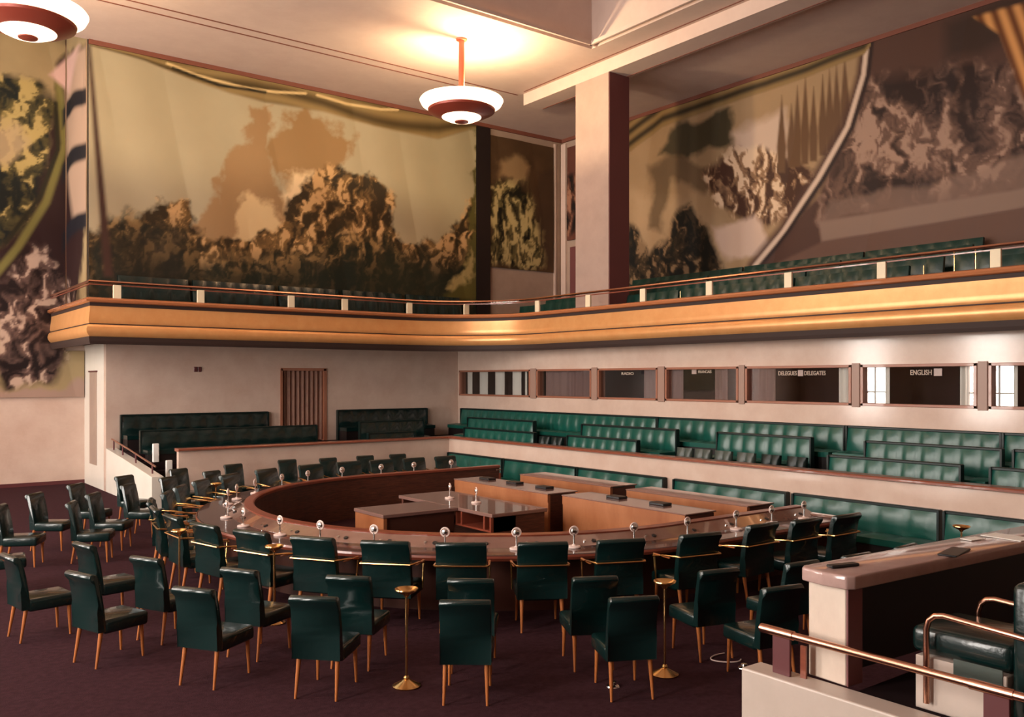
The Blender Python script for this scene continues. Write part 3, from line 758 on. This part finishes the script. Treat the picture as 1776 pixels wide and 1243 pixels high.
side0 = make_side(); sk = protos(side0); arm0 = make_arm(); ak = protos(arm0)
used = {'s': False, 'a': False}
def face(x, y):
    tx, ty = (CX, CY) if x < CX else (x+.0, CY)
    return math.atan2(ty-y, tx-x)-PI/2
def place(kind, x, y, label, jit=0.):
    rz = face(x, y)+jit
    root, kids = (side0, sk) if kind == 's' else (arm0, ak)
    if not used[kind]:
        used[kind] = True; root.location = (x, y, 0); root.rotation_euler = (0, 0, rz); root['label'] = label; return root
    return dup(root, kids, (x, y, 0), rz, label)
def pol(a, r): a = math.radians(a); return CX+r*math.cos(a), CY+r*math.sin(a)
# armchairs, counted from the table end beside the counter
arms = [(11.1, 7.03), (10.32, 7.13), (9.52, 7.24)]+[pol(a, 5.6) for a in (-100, -111, -120.5, -130, -139, -148.5, -158, -167.5, -177, 173.5, 164)]
arms += [pol(a, 5.45) for a in (154, 145, 135.5, 125, 113.5, 101)]+[(9.25, 18.25), (10.05, 18.2), (10.9, 18.15), (11.75, 18.1)]
for i, (x, y) in enumerate(arms):
    if i < 13: lab = '%s green brass-railed armchair round the table, counting from its marble counter end' % nth(i)
    else: lab = '%s green brass-railed armchair round the table, counting from its end below the sofas' % nth(len(arms)-1-i)
    place('a', x, y, lab, random.uniform(-.05, .05))
mid = [pol(a, 7.0) for a in (-107, -118, -128, -138, -148, -159, -170)]
mid = [(10.04, 5.6), (9.1, 5.65), (8.26, 5.77)]+mid+[pol(a, 6.85) for a in (156, 147, 136, 125.5, 115)]
for i, (x, y) in enumerate(mid):
    place('s', x, y, '%s green side chair of the middle ring, counting from the marble counter' % nth(i), random.uniform(-.07, .07))
outr = [pol(a, 7.85) for a in (-106, -117, -128, -138, -147, -158, -169, 171, 157, 146.5, 136.5, 126, 115)]+[pol(105, 7.7), pol(94, 7.8), (9.75, 20.35), (10.8, 20.4), (11.7, 20.3)]
for i, (x, y) in enumerate(outr):
    lab = '%s green side chair of the outer ring, counting from the marble counter' % nth(i) if i < 13 else '%s green side chair in front of the low wall, counting from the stair' % nth(i-13)
    place('s', x, y, lab, random.uniform(-.07, .07))

# ---------------------------------------------------------------- standing ashtrays
ash = thing('standing_ashtray', 'x', 'ashtray', (0, 0, 0), 0, 'brass standing ashtrays')
bm = newbm(); lathe(bm, [(0, 0), (.13, 0), (.135, .012), (.10, .03), (.05, .055), (.025, .07), (.03, .085), (.02, .10), (0, .10)], 28); obj('foot', bm, 'brass', ash, smooth=True)
bm = newbm(); cyl(bm, (0, 0, .09), (0, 0, .86), .0125, n=12); obj('pole', bm, 'brass', ash, smooth=True)
bm = newbm(); lathe(bm, [(0, .845), (.02, .845), (.03, .865), (.09, .895), (.112, .915), (.11, .925), (.08, .905), (.03, .885), (0, .885)], 28); obj('dish', bm, 'brass', ash, smooth=True)
ask = protos(ash)
ashpos = [((4.3, 7.31), 'brass standing ashtray on the carpet between the front side chairs'), ((6.49, 6.06), 'brass standing ashtray in front of the marble kerb'),
          ((4.16, 10.16), 'brass standing ashtray behind the ninth armchair of the table'), ((3.60, 11.97), 'brass standing ashtray at the rounded west end of the table'),
          ((5.77, 16.93), 'brass standing ashtray beyond the table, near the stair'), ((8.63, 5.5), 'brass standing ashtray just behind the corner of the marble counter'),
          ((10.54, 5.05), 'brass standing ashtray behind the middle of the marble counter'), ((12.12, 5.91), 'dark brass standing ashtray in front of the wall sofas')]
for i, (p_, lab) in enumerate(ashpos):
    if i == 0: ash.location = (*p_, 0); ash['label'] = lab
    else: dup(ash, ask, (*p_, 0), 0, lab)

# ---------------------------------------------------------------- horseshoe table
tb = thing('horseshoe_table', 'great polished horseshoe conference table with raised inner console', 'table', (CX, CY, 0))
tp, tn = [], []
tp.append((12.3-CX, 0)); tn.append((0, -1)); tp.append((11.0-CX, 0)); tn.append((0, -1))
for i in range(0, 61):
    a = -PI/2-PI*i/60; tp.append((0*math.cos(a), 0)); tn.append((math.cos(a), math.sin(a)))
tp.append((11.0-CX, 0)); tn.append((0, 1)); tp.append((12.45-CX, 0)); tn.append((0, 1))
def tsw(prof, name, m_, smooth=False):
    bm = newbm(); sweep(bm, prof, tp, tn); return obj(name, bm, m_, tb, smooth=smooth)
tsw([(4.96, .70), (4.98, .715), (4.98, .745), (4.96, .762), (4.50, .762), (4.50, .70)], 'tabletop', 'tabletop')
tsw([(4.985, .695), (4.997, .73), (4.985, .755), (4.98, .755), (4.98, .695)], 'edge_strip', 'edge')
tsw([(4.50, .70), (4.50, .764), (4.26, .865), (4.24, .865), (4.24, .70)], 'console', 'console')
tsw([(4.245, .84), (4.255, .885), (4.11, .89), (4.09, .875), (4.09, .83), (4.245, .83)], 'console_ledge', 'edge')
tsw([(4.15, .0), (4.15, .84), (4.12, .84), (4.12, 0)], 'inner_panel', 'inner')
tsw([(4.62, .0), (4.62, .70), (4.58, .70), (4.58, 0)], 'outer_panel', 'deskdark')
for sgn, xe in ((-1, 12.3-CX), (1, 12.45-CX)):
    y0, y1 = sorted((sgn*4.09, sgn*4.98))
    obj('end_panel', B(xe-.02, xe+.02, y0, y1, 0, .70), 'edge', tb)
    obj('end_ledge', B(xe-.10, xe+.03, y0, y1, .762, .80, r=.01), 'console', tb)
def tpt(a, r):
    """a: angle in degrees, or ('s'/'n', x)"""
    if isinstance(a, tuple): return (a[1]-CX, -r if a[0] == 's' else r), (0, -1) if a[0] == 's' else (0, 1)
    return (r*math.cos(math.radians(a)), r*math.sin(math.radians(a))), (math.cos(math.radians(a)), math.sin(math.radians(a)))
seatsA = [('s', 11.7), ('s', 10.85), ('s', 10.04), -91, -101, -113, -123, -131.5, -140, -148, -156.5, -168, -178, 171, 161]
def far_hit(px, r=4.42):
    dxr, dyr = rayv(px)   # far intersection with circle, or straight north arm
    ax, ay = -CX, -CY; A_ = dxr*dxr+dyr*dyr; B_ = 2*(ax*dxr+ay*dyr); C_ = ax*ax+ay*ay-r*r; D_ = B_*B_-4*A_*C_
    t_ = (-B_+math.sqrt(max(D_, 0)))/(2*A_); x, y = dxr*t_, dyr*t_
    if x > CX: t_ = (CY+r)/dyr; return ('n', dxr*t_)
    return math.degrees(math.atan2(y-CY, x-CX))
seatsB = [far_hit(px) for px in (428, 458, 502, 545, 602, 668, 725, 790)]
for s_ in seatsA+seatsB[1:]:
    (x, y), (nx, ny) = tpt(s_, 4.40)
    tx, ty = -ny, nx
    o = obj('socket', (lambda b_: (cyl(b_, (0, 0, 0), (0, 0, .02), .032, n=14), b_)[1])(newbm()), 'black', tb); o.location = (x+tx*.30, y+ty*.30, .795)
    sl = math.atan2(.10, .24); o.rotation_euler = Vector((nx*math.sin(sl), ny*math.sin(sl), math.cos(sl))).to_track_quat('Z', 'Y').to_euler()
    o2 = obj('switch_knob', (lambda b_: (cyl(b_, (0, 0, 0), (0, 0, .025), .018, n=12), b_)[1])(newbm()), 'silver', tb); o2.location = (x+tx*.17, y+ty*.17, .795); o2.rotation_euler = o.rotation_euler
# microphones
mic = thing('microphone', 'x', 'microphone', (0, 0, 0), 0, 'chrome desk microphones')
bm = newbm(); lathe(bm, [(0, 0), (.085, 0), (.09, .012), (.08, .024), (.03, .03), (.018, .045), (0, .045)], 24); obj('stand_base', bm, 'micbase', mic, smooth=True)
bm = newbm(); cyl(bm, (0, 0, .04), (0, 0, .17), .011, n=10); obj('neck', bm, 'silver', mic, smooth=True)
bm = newbm(); bmesh.ops.create_uvsphere(bm, u_segments=20, v_segments=12, radius=.045); bmesh.ops.scale(bm, vec=(1, .7, 1), verts=bm.verts); bmesh.ops.translate(bm, vec=(0, 0, .215), verts=bm.verts); mhead = obj('head', bm, 'silver', mic, smooth=True)
bm = newbm()
tube(bm, [(.055*math.cos(a), 0, .215+.055*math.sin(a)) for a in [2*PI*i/24 for i in range(25)]], .009, 8); obj('head_ring', bm, 'micbase', mhead, smooth=True)
mk = protos(mic); first = True
def putmic(x, y, z, rz, lab, group=None):
    global first
    if first: first = False; mic.location = (x, y, z); mic.rotation_euler = (0, 0, rz); mic['label'] = lab; return
    dup(mic, mk, (x, y, z), rz, lab, group)
heads = [(1377, 873), (1315, 880), (1250, 888), (1175, 901), (1090, 911), (988, 916), (892, 915), (778, 917), (665, 912), (575, 906), (500, 899), (447, 885), (424, 872), (408, 853)]
for i, (px, py) in enumerate(heads):
    x, y = toflr(px, py, .977)
    if x < CX:
        r_ = math.hypot(x-CX, y-CY); k = min(max(r_, 4.58), 4.74)/r_; x, y = CX+(x-CX)*k, CY+(y-CY)*k; n_ = ((x-CX), (y-CY))
    else: y = min(max(y, CY-4.74), CY-4.58); n_ = (0, -1)
    putmic(x, y, .762, math.atan2(n_[1], n_[0])+PI/2, '%s chrome microphone on the round table, counting from its marble counter end' % nth(i))
for i, s_ in enumerate(seatsB[::-1]):
    (x, y), n_ = tpt(s_, 4.60)
    putmic(CX+x, CY+y, .762, math.atan2(n_[1], n_[0])+PI/2, '%s pale microphone on the far arm of the table, counting from its sofa end' % nth(i))
# centre table, side table
ct = thing('centre_table', 'low table with open cubbyholes inside the horseshoe, two microphones on it', 'table', (8.3, 11.45, 0))
obj('tabletop', B(0, 1.15, 0, 2.95, .70, .76, r=.008, seg=1), 'desktop', ct)
obj('end_panel', B(.05, 1.1, .03, .09, 0, .70), 'inner', ct); obj('end_panel', B(.05, 1.1, 2.86, 2.92, 0, .70), 'inner', ct)
obj('rear_panel', B(1.04, 1.1, .09, 2.86, 0, .70), 'inner', ct)
bm = newbm(); box(bm, .0, .5, .03, 2.9, .46, .49)
for y in (.03, .2, .85, 1.0): box(bm, 0, .5, y, y+.04, .49, .70)
obj('cubbyhole', bm, 'edge', ct)
st = thing('side_table', 'plain brown table butted against the centre table inside the horseshoe', 'table', (6.88, 12.42, 0))
obj('tabletop', B(0, 1.42, 0, 1.0, .70, .76, r=.008, seg=1), 'desktop', st)
obj('end_panel', B(.02, .08, .02, .98, .0, .70), 'desk', st); obj('apron', B(.08, 1.38, .06, .10, .36, .70), 'deskdark', st)
obj('rear_panel', B(.08, 1.38, .90, .94, .0, .70), 'deskdark', st); obj('end_panel', B(1.34, 1.40, .1, .9, 0, .7), 'deskdark', st)
for i, (px, py) in enumerate(((780, 864), (826, 872))):
    x, y = toflr(px, py, .76); putmic(x, y, .76, PI/2-.4, 'chrome microphone on the centre table, %s' % ('nearer the far arm' if i == 0 else 'nearer the open cubbyholes'))
# secretaries' desks
def desk(x, y, w_, l_, label, h=.90):
    t = thing('secretary_desk', label, 'desk', (x, y, 0), 0, 'walnut desks in the middle of the horseshoe')
    obj('front_panel', B(0, .05, .0, l_, 0, h-.02), 'desk', t)
    obj('desktop', B(-.02, w_, -.02, l_+.02, h-.02, h, r=.006, seg=1), 'desktop', t)
    obj('end_panel', B(.05, w_-.04, 0, .04, 0, h-.03), 'inner', t); obj('end_panel', B(.05, w_-.04, l_-.04, l_, 0, h-.03), 'inner', t)
    obj('apron_board', B(-.012, 0, 0, l_, h-.16, h-.02), 'desk', t)
    return t
dk = [desk(9.95, 12.05, .68, 2.95, 'walnut desk directly behind the centre table, further from the counter'),
      desk(11.55, 12.15, .68, 2.75, 'walnut desk in the row next to the sofas, further from the counter'),
      desk(10.05, 8.97, .68, 2.8, 'walnut desk behind the near arm of the table, closer to the counter'),
      desk(11.5, 8.97, .66, 2.7, 'walnut desk in the row next to the sofas, closer to the counter')]
k = 0
for (x, y, z_) in ((10.4, 12.7, .90), (10.4, 13.6, .90), (10.4, 14.5, .90), (10.5, 9.9, .90), (10.5, 10.9, .90)):
    bm = newbm(); box(bm, -.10, .10, -.16, .16, 0, .04, r=.008, seg=1)
    o = obj('blotter_pad', bm, 'black', loc=(x, y, z_)); k += 1
    tag(o, 'black pad on a walnut desk, %s from the far end of the front desk row' % nth([2, 1, 0, 4, 3][k-1]), 'desk pad', 'black pads on the desks')

# ---------------------------------------------------------------- tufted benches
def tufted(L_, H_, cols, rows, depth=.05, th=.08):
    """pillowed panel in the x-z plane, front facing -y, x from 0 to L_, z from 0 to H_"""
    nx, nz = cols*5, rows*5
    bm = newbm(); V = []
    for j in range(nz+1):
        for i in range(nx+1):
            u = i/nx*cols; v = j/nz*rows
            b_ = (abs(math.sin(PI*u))*abs(math.sin(PI*v)))**.42 if True else 0
            V.append(bm.verts.new((i/nx*L_, -depth*b_, j/nz*H_)))
    for j in range(nz):
        for i in range(nx):
            a = j*(nx+1)+i; bm.faces.new((V[a], V[a+1], V[a+nx+2], V[a+nx+1]))
    c = [bm.verts.new(p_) for p_ in ((0, th, 0), (L_, th, 0), (L_, th, H_), (0, th, H_))]
    bm.faces.new(c[::-1])
    bm.faces.new([V[i] for i in range(nx, -1, -1)]+[c[0], c[1]]); bm.faces.new([V[nz*(nx+1)+i] for i in range(nx+1)]+[c[2], c[3]])
    bm.faces.new([V[j*(nx+1)] for j in range(nz+1)]+[c[3], c[0]]); bm.faces.new([V[j*(nx+1)+nx] for j in range(nz, -1, -1)]+[c[1], c[2]])
    return bm
def bench(name, label, loc, rz, L_, back_h=.48, seat_z=.40, seat_d=.52, group=None, frame=True, m_='leather_l', pitch=.36, cat='bench', rows=1, arms_=True, lean=.12):
    """bench whose back runs along +x from the origin, sitters face -y"""
    t = thing(name, label, cat, loc, rz, group)
    cols = max(1, round(L_/pitch))
    o = obj('backrest', tufted(L_, back_h, cols, rows, .045), m_, t, smooth=True, ang=60); o.location = (0, -.14, seat_z-.04); o.rotation_euler = (-lean, 0, 0)
    o = obj('seat', tufted(L_, seat_d, cols, 1, .04, .10), m_, t, smooth=True, ang=60); o.location = (0, -.12-seat_d, seat_z-.045); o.rotation_euler = (-PI/2+.0, 0, 0)
    o.scale = (1, 1, 1)
    # seat panel: rotate so its pillows face up
    o.rotation_euler = (-PI/2, 0, 0); o.location = (0, -.12-seat_d, seat_z-.04)
    bm = newbm(); box(bm, 0.01, L_-.01, -.12-seat_d+.03, -.06, 0, seat_z-.13); obj('plinth', bm, 'nearblack', t)
    if frame:
        bm = newbm(); top = seat_z-.04+back_h*math.cos(lean)
        box(bm, -.03, L_+.03, -.10, -.01, top-.02, top+.03, r=.01, seg=1)
        for x in (-.035, L_): box(bm, x, x+.035, -.13, -.01, 0, top+.02)
        obj('back_frame', bm, 'leather_d', t)
    return t
EZ = -PI/2   # benches on the east side: back along +y..., sitters face west
def ebench(label, X, y0, y1, z, **k):
    """sitters face -x (west); back plane at X"""
    # local +x -> world -y, local -y -> world -x
    return bench('upholstered_bench', label, (X, y1, z), -PI/2, y1-y0, **k)
def nbench(label, Y, x0, x1, z, **k):
    return bench('upholstered_bench', label, (x0, Y, z), 0, x1-x0, **k)
# floor sofas along the low wall
sof = [(778, 870), (875, 998), (1003, 1150), (1170, 1362), (1377, 1626), (1640, 1850)]
for i, (a, b) in enumerate(sof):
    ya, yb = onX(LX-.10, b), onX(LX-.10, a)
    if i == 0: yb = min(yb, LY-.05)
    bench('sofa', '%s tufted green sofa on the floor against the low wall, counting from the corner' % nth(i), (LX-.005, yb, 0), -PI/2, yb-ya, back_h=.46, seat_z=.42, seat_d=.56, group='sofas along the low wall', pitch=.52, cat='sofa', rows=1)
# lower gallery, east side, three rows
def row(X, z, spans, text, **k):
    for i, (a, b) in enumerate(spans):
        ya, yb = onX(X-.1, b), onX(X-.1, a)
        ebench('%s tufted bench of the east tier %s, counting from the corner' % (nth(i), text), X, ya, yb, z, group='benches on the east tiers', **k)
row(XW-.02, T3, [(800, 1138), (1142, 1463), (1470, 1734), (1742, 1900)], 'wall row', back_h=.50, seat_z=.40)
row(15.66, T2, [(812, 925), (1010, 1172), (1245, 1405), (1502, 1735), (1760, 1900)], 'middle row', back_h=.50, seat_z=.40)
row(14.8, T1, [(806, 926), (985, 1104), (1438, 1664), (1720, 1900)], 'front row', back_h=.50, seat_z=.40)
# single seats in gaps of the front row
for i, px in enumerate((943, 965, 1190, 1222, 1258, 1298, 1342, 1388)):
    y = onX(14.7, px+9)
    bench('tier_seat', '%s single dark seat in the gaps of the front east tier, counting from the corner' % nth(i), (14.8, y+.42, T1), -PI/2, .42, back_h=.46, seat_z=.38, m_='grey_leather' if 2 <= i < 6 else 'leather_d', group='single seats on the east tiers', pitch=.21, frame=False, cat='seat')
# curved brass armrests standing in the front row
for i, px in enumerate((975, 1156, 1395, 1722)):
    y = onX(14.35, px); bm = newbm()
    tube(bm, [(0, 0, 0), (0, 0, .50), (.02, 0, .56), (.08, 0, .60), (.35, 0, .60)], .014, 8)
    o = obj('armrest_tube', bm, 'brass', smooth=True, loc=(14.15, y, T1)); tag(o, '%s curved brass armrest tube on the front east tier, counting from the corner' % nth(i), 'armrest', 'brass armrest tubes')
# north side of the lower gallery
nbench('long dark green bench against the back wall between stair and doorway', YB-.02, onY(YB-.15, 212), onY(YB-.15, 465), T3, back_h=.50, seat_z=.42, group='benches on the north tiers', m_='leather', pitch=.45)
nbench('dark green bench one step below the doorway', LY+1.98, onY(LY+1.9, 245), onY(LY+1.9, 548), T2-.02, back_h=.44, seat_z=.38, group='benches on the north tiers', m_='leather', pitch=.45)
nbench('long green bench against the back wall between doorway and corner', YB-.02, onY(YB-.15, 588), 15.2, T3, back_h=.50, seat_z=.42, group='benches on the north tiers', m_='leather', pitch=.45)
nbench('green bench one step below the back wall near the corner', LY+1.98, onY(LY+1.9, 625), 14.1, T2-.01, back_h=.46, seat_z=.40, group='benches on the north tiers', m_='leather', pitch=.45)
nbench('lowest green bench behind the low wall near the corner', LY+.99, onY(LY+.9, 640), 13.2, T1, back_h=.44, seat_z=.38, group='benches on the north tiers', m_='leather', pitch=.45)
# stair rail tubes
sr = thing('stair_railing', 'thin copper railing on the white stair parapet', 'railing', (XC+.12, 20.5, 0))
bm = newbm(); tube(bm, [(0, .1, .95), (0, 2.4, 1.20), (0, 4.1, 1.36)], .022, 8); obj('handrail', bm, 'copper', sr, smooth=True)
for y in (.4, 1.8, 3.0, 3.9):
    bm = newbm(); zb = np.interp(20.5+y, [20.5, 23, 24.95], [.74, .98, 1.12]); cyl(bm, (0, y, zb), (0, y, zb+.24), .02, n=8); obj('post', bm, 'darkpost', sr, smooth=True)
for i, (px, zt) in enumerate(((270, 1.32), (293, 1.14))):
    x = onY(22.4-.7*i, px); bm = newbm(); yy = 22.4-.7*i; z0_ = .18*math.floor((yy-20.9)/.36+1)
    box(bm, -.07, .07, -.05, .05, 0, .45, r=.015); o = obj('stair_bollard', bm, 'white', loc=(x, yy, z0_)); tag(o, 'white bollard on the stair, %s' % ('upper of two' if i == 0 else 'lower of two'), 'bollard', 'white stair bollards')

# upper gallery seats
def urow(X, z, spans, text):
    for i, (a, b) in enumerate(spans):
        ya, yb = onX(X, b), min(onX(X, a), 23.1)
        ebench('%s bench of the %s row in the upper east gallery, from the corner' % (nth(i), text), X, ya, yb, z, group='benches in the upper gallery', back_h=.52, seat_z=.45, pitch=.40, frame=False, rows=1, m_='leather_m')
urow(17.5, 4.3, [(905, 1010), (1013, 1180), (1184, 1380), (1384, 1580), (1720, 1900)], 'front')
urow(18.6, 4.6, [(950, 1120), (1124, 1400), (1404, 1640), (1660, 1900)], 'second')
urow(19.65, 4.9, [(1000, 1230), (1234, 1460), (1464, 1690)], 'third')
urow(20.75, 5.2, [(1100, 1290), (1294, 1500), (1504, 1708)], 'back')
for i, (a, b) in enumerate(((205, 330), (335, 480), (485, 590), (595, 700), (705, 800))):
    x0, x1 = onY(23.5, a), onY(23.5, b)
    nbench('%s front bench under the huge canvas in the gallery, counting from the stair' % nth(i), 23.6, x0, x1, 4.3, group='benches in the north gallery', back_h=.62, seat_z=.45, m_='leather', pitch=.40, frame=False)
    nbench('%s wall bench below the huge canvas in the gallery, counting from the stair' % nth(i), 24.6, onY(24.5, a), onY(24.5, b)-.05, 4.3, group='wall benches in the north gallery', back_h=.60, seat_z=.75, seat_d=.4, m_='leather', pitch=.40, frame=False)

# ---------------------------------------------------------------- podium with marble counter
struct('floor_podium', B(4.845, 12.5, -6.0, 3.0, 0, 1.03), 'carpet_dark')
bm = newbm(); box(bm, 4.64, 4.84, -6.0, 3.67, 0, 1.05, r=.012, seg=2); struct('wall_podium_kerb', bm, 'kerb')
ca = math.radians(-3.2)
cn = thing('marble_counter', 'polished pinkish stone counter on a veined marble pier', 'counter', (4.80, 3.19, 1.055), ca)
bm = newbm()
L_ = 4.2; W_ = .19
pts = []
for i in range(9): a = PI/2+PI*i/8; pts.append((.06+.055*math.cos(a), W_*math.sin(a)))
pts = [(L_, W_)]+[(.07, W_), (.02, W_-.03), (0, 0), (.02, -W_+.03), (.07, -W_)]+[(L_, -W_)]
lo_ = [bm.verts.new((x, y, .585)) for x, y in pts]; hi_ = [bm.verts.new((x, y, .67)) for x, y in pts]
bm.faces.new(lo_[::-1]); bm.faces.new(hi_)
for i in range(len(pts)): j = (i+1) % len(pts); bm.faces.new((lo_[i], lo_[j], hi_[j], hi_[i]))
bmesh.ops.bevel(bm, geom=bm.edges[:], offset=.012, segments=3, affect='EDGES', profile=.5)
obj('slab', bm, 'stonepink', cn, smooth=True, ang=35)
pier_o = obj('pier', B(.045, .18, -.14, .13, 0, .585, r=.006, seg=1), 'vein', cn)
obj('pier_side', B(.05, .19, -.152, -.14, 0, .585), 'maroon', pier_o)
obj('front_panel', B(.18, L_, .02, .06, 0, .585), 'nearblack', cn)
def oncnt(px, py, z=1.72): return toflr(px, py, z)
x, y = oncnt(1462, 984); bm = newbm(); box(bm, -.11, .11, -.03, .03, 0, .018, r=.006, seg=1); o = obj('pen_tray', bm, 'black', loc=(x, y, 1.727)); o.rotation_euler = (0, 0, ca-.2); tag(o, 'flat black tray at the rounded end of the stone counter', 'tray')
x, y = oncnt(1655, 960); bm = newbm(); box(bm, -.17, .17, -.06, .06, 0, .012, r=.004, seg=1); o = obj('folder', bm, 'black', loc=(x, y, 1.727)); o.rotation_euler = (0, 0, ca+.25); tag(o, 'thin black folder lying halfway along the stone counter', 'folder')
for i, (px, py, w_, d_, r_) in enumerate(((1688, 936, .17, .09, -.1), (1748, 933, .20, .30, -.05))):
    x, y = oncnt(px, py); o = obj('reflection_sheet', B(-w_/2, w_/2, -d_/2, d_/2, 0, .004), 'mirrored_window', loc=(x, y, 1.727)); o.rotation_euler = (0, 0, ca+r_)  # thin white sheets standing in for window reflections on the polished top
    tag(o, ('small white patch standing in for a window reflection beside the black folder', 'large white patch standing in for a window reflection at the far counter end')[i], 'mirrored_window')
# handrail on the kerb
hr = thing('podium_handrail', 'thick copper tube handrail along the pale marble kerb', 'railing', (4.73, 0, 1.05))
bm = newbm(); cyl(bm, (0, 3.52, .26), (0, -1.0, .26), .024, n=20); tube_o = obj('tube', bm, 'copper', hr, smooth=True)
bm = newbm(); cyl(bm, (0, 3.58, .26), (0, 3.34, .26), .029, n=20); obj('sleeve', bm, 'copper', tube_o, smooth=True)
bm = newbm(); cyl(bm, (0, 2.26, .26), (0, 2.04, .26), .029, n=20); obj('sleeve', bm, 'copper', tube_o, smooth=True)
for y in (3.36, 2.06): obj('post', B(-.01, .01, y, y+.13, 0, .24, r=.003, seg=1), 'darkpost', hr)
obj('post', B(.04, .055, 3.28, 3.32, 0, .20), 'redwood', hr)
# fixed podium chair
pc = thing('podium_chair', 'green leather seat on a cream plinth with a copper armrest tube', 'chair', (4.92, 2.14, 1.03))
obj('plinth', B(0, .55, .02, .52, 0, .30, r=.004, seg=1), 'kerb', pc)
obj('side_plate', B(-.006, .0, .04, .30, .22, .33), 'grey_leather', pc)
bm = newbm(); box(bm, .02, .53, .0, .56, .31, .46, r=.04, seg=3); obj('seat', bm, 'leather', pc, smooth=True, ang=60)
bm = newbm(); box(bm, .0, .55, -.14, .0, .05, .80, r=.04, seg=3); obj('backrest', bm, 'leather', pc, smooth=True, ang=60)
for x in (-.03, .58):
    bm = newbm(); tube(bm, [(x, .44, .05), (x, .44, .47), (x, .425, .52), (x, .39, .55), (x, .34, .56), (x, -.1, .53)], .017, 12); obj('armrest', bm, 'copper', pc, smooth=True)

# small things on the carpet
cx_, cy_ = toflr(1262, 1142)
bm = newbm(); tube(bm, [(.17*math.cos(a)+.03*math.sin(2*a), .14*math.sin(a), .008) for a in [1.1+4.3*i/30 for i in range(31)]], .007, 6)
o = obj('looped_cable', bm, 'micbase', smooth=True, loc=(cx_, cy_, 0)); tag(o, 'thin pinkish cord looped on the carpet beside the marble kerb', 'cord')
for (px, py), lab in (((1063, 1190), 'small metal floor socket beneath a side chair between the two brass ashtrays'), ((1291, 1158), 'small metal floor socket by the corner of the marble kerb')):
    x, y = toflr(px, py); bm = newbm(); lathe(bm, [(0, .05), (.03, .045), (.035, .02), (.06, .01), (.065, 0), (0, 0)], 20)
    o = obj('floor_socket', bm, 'silver', smooth=True, loc=(x, y, 0)); tag(o, lab, 'floor socket')
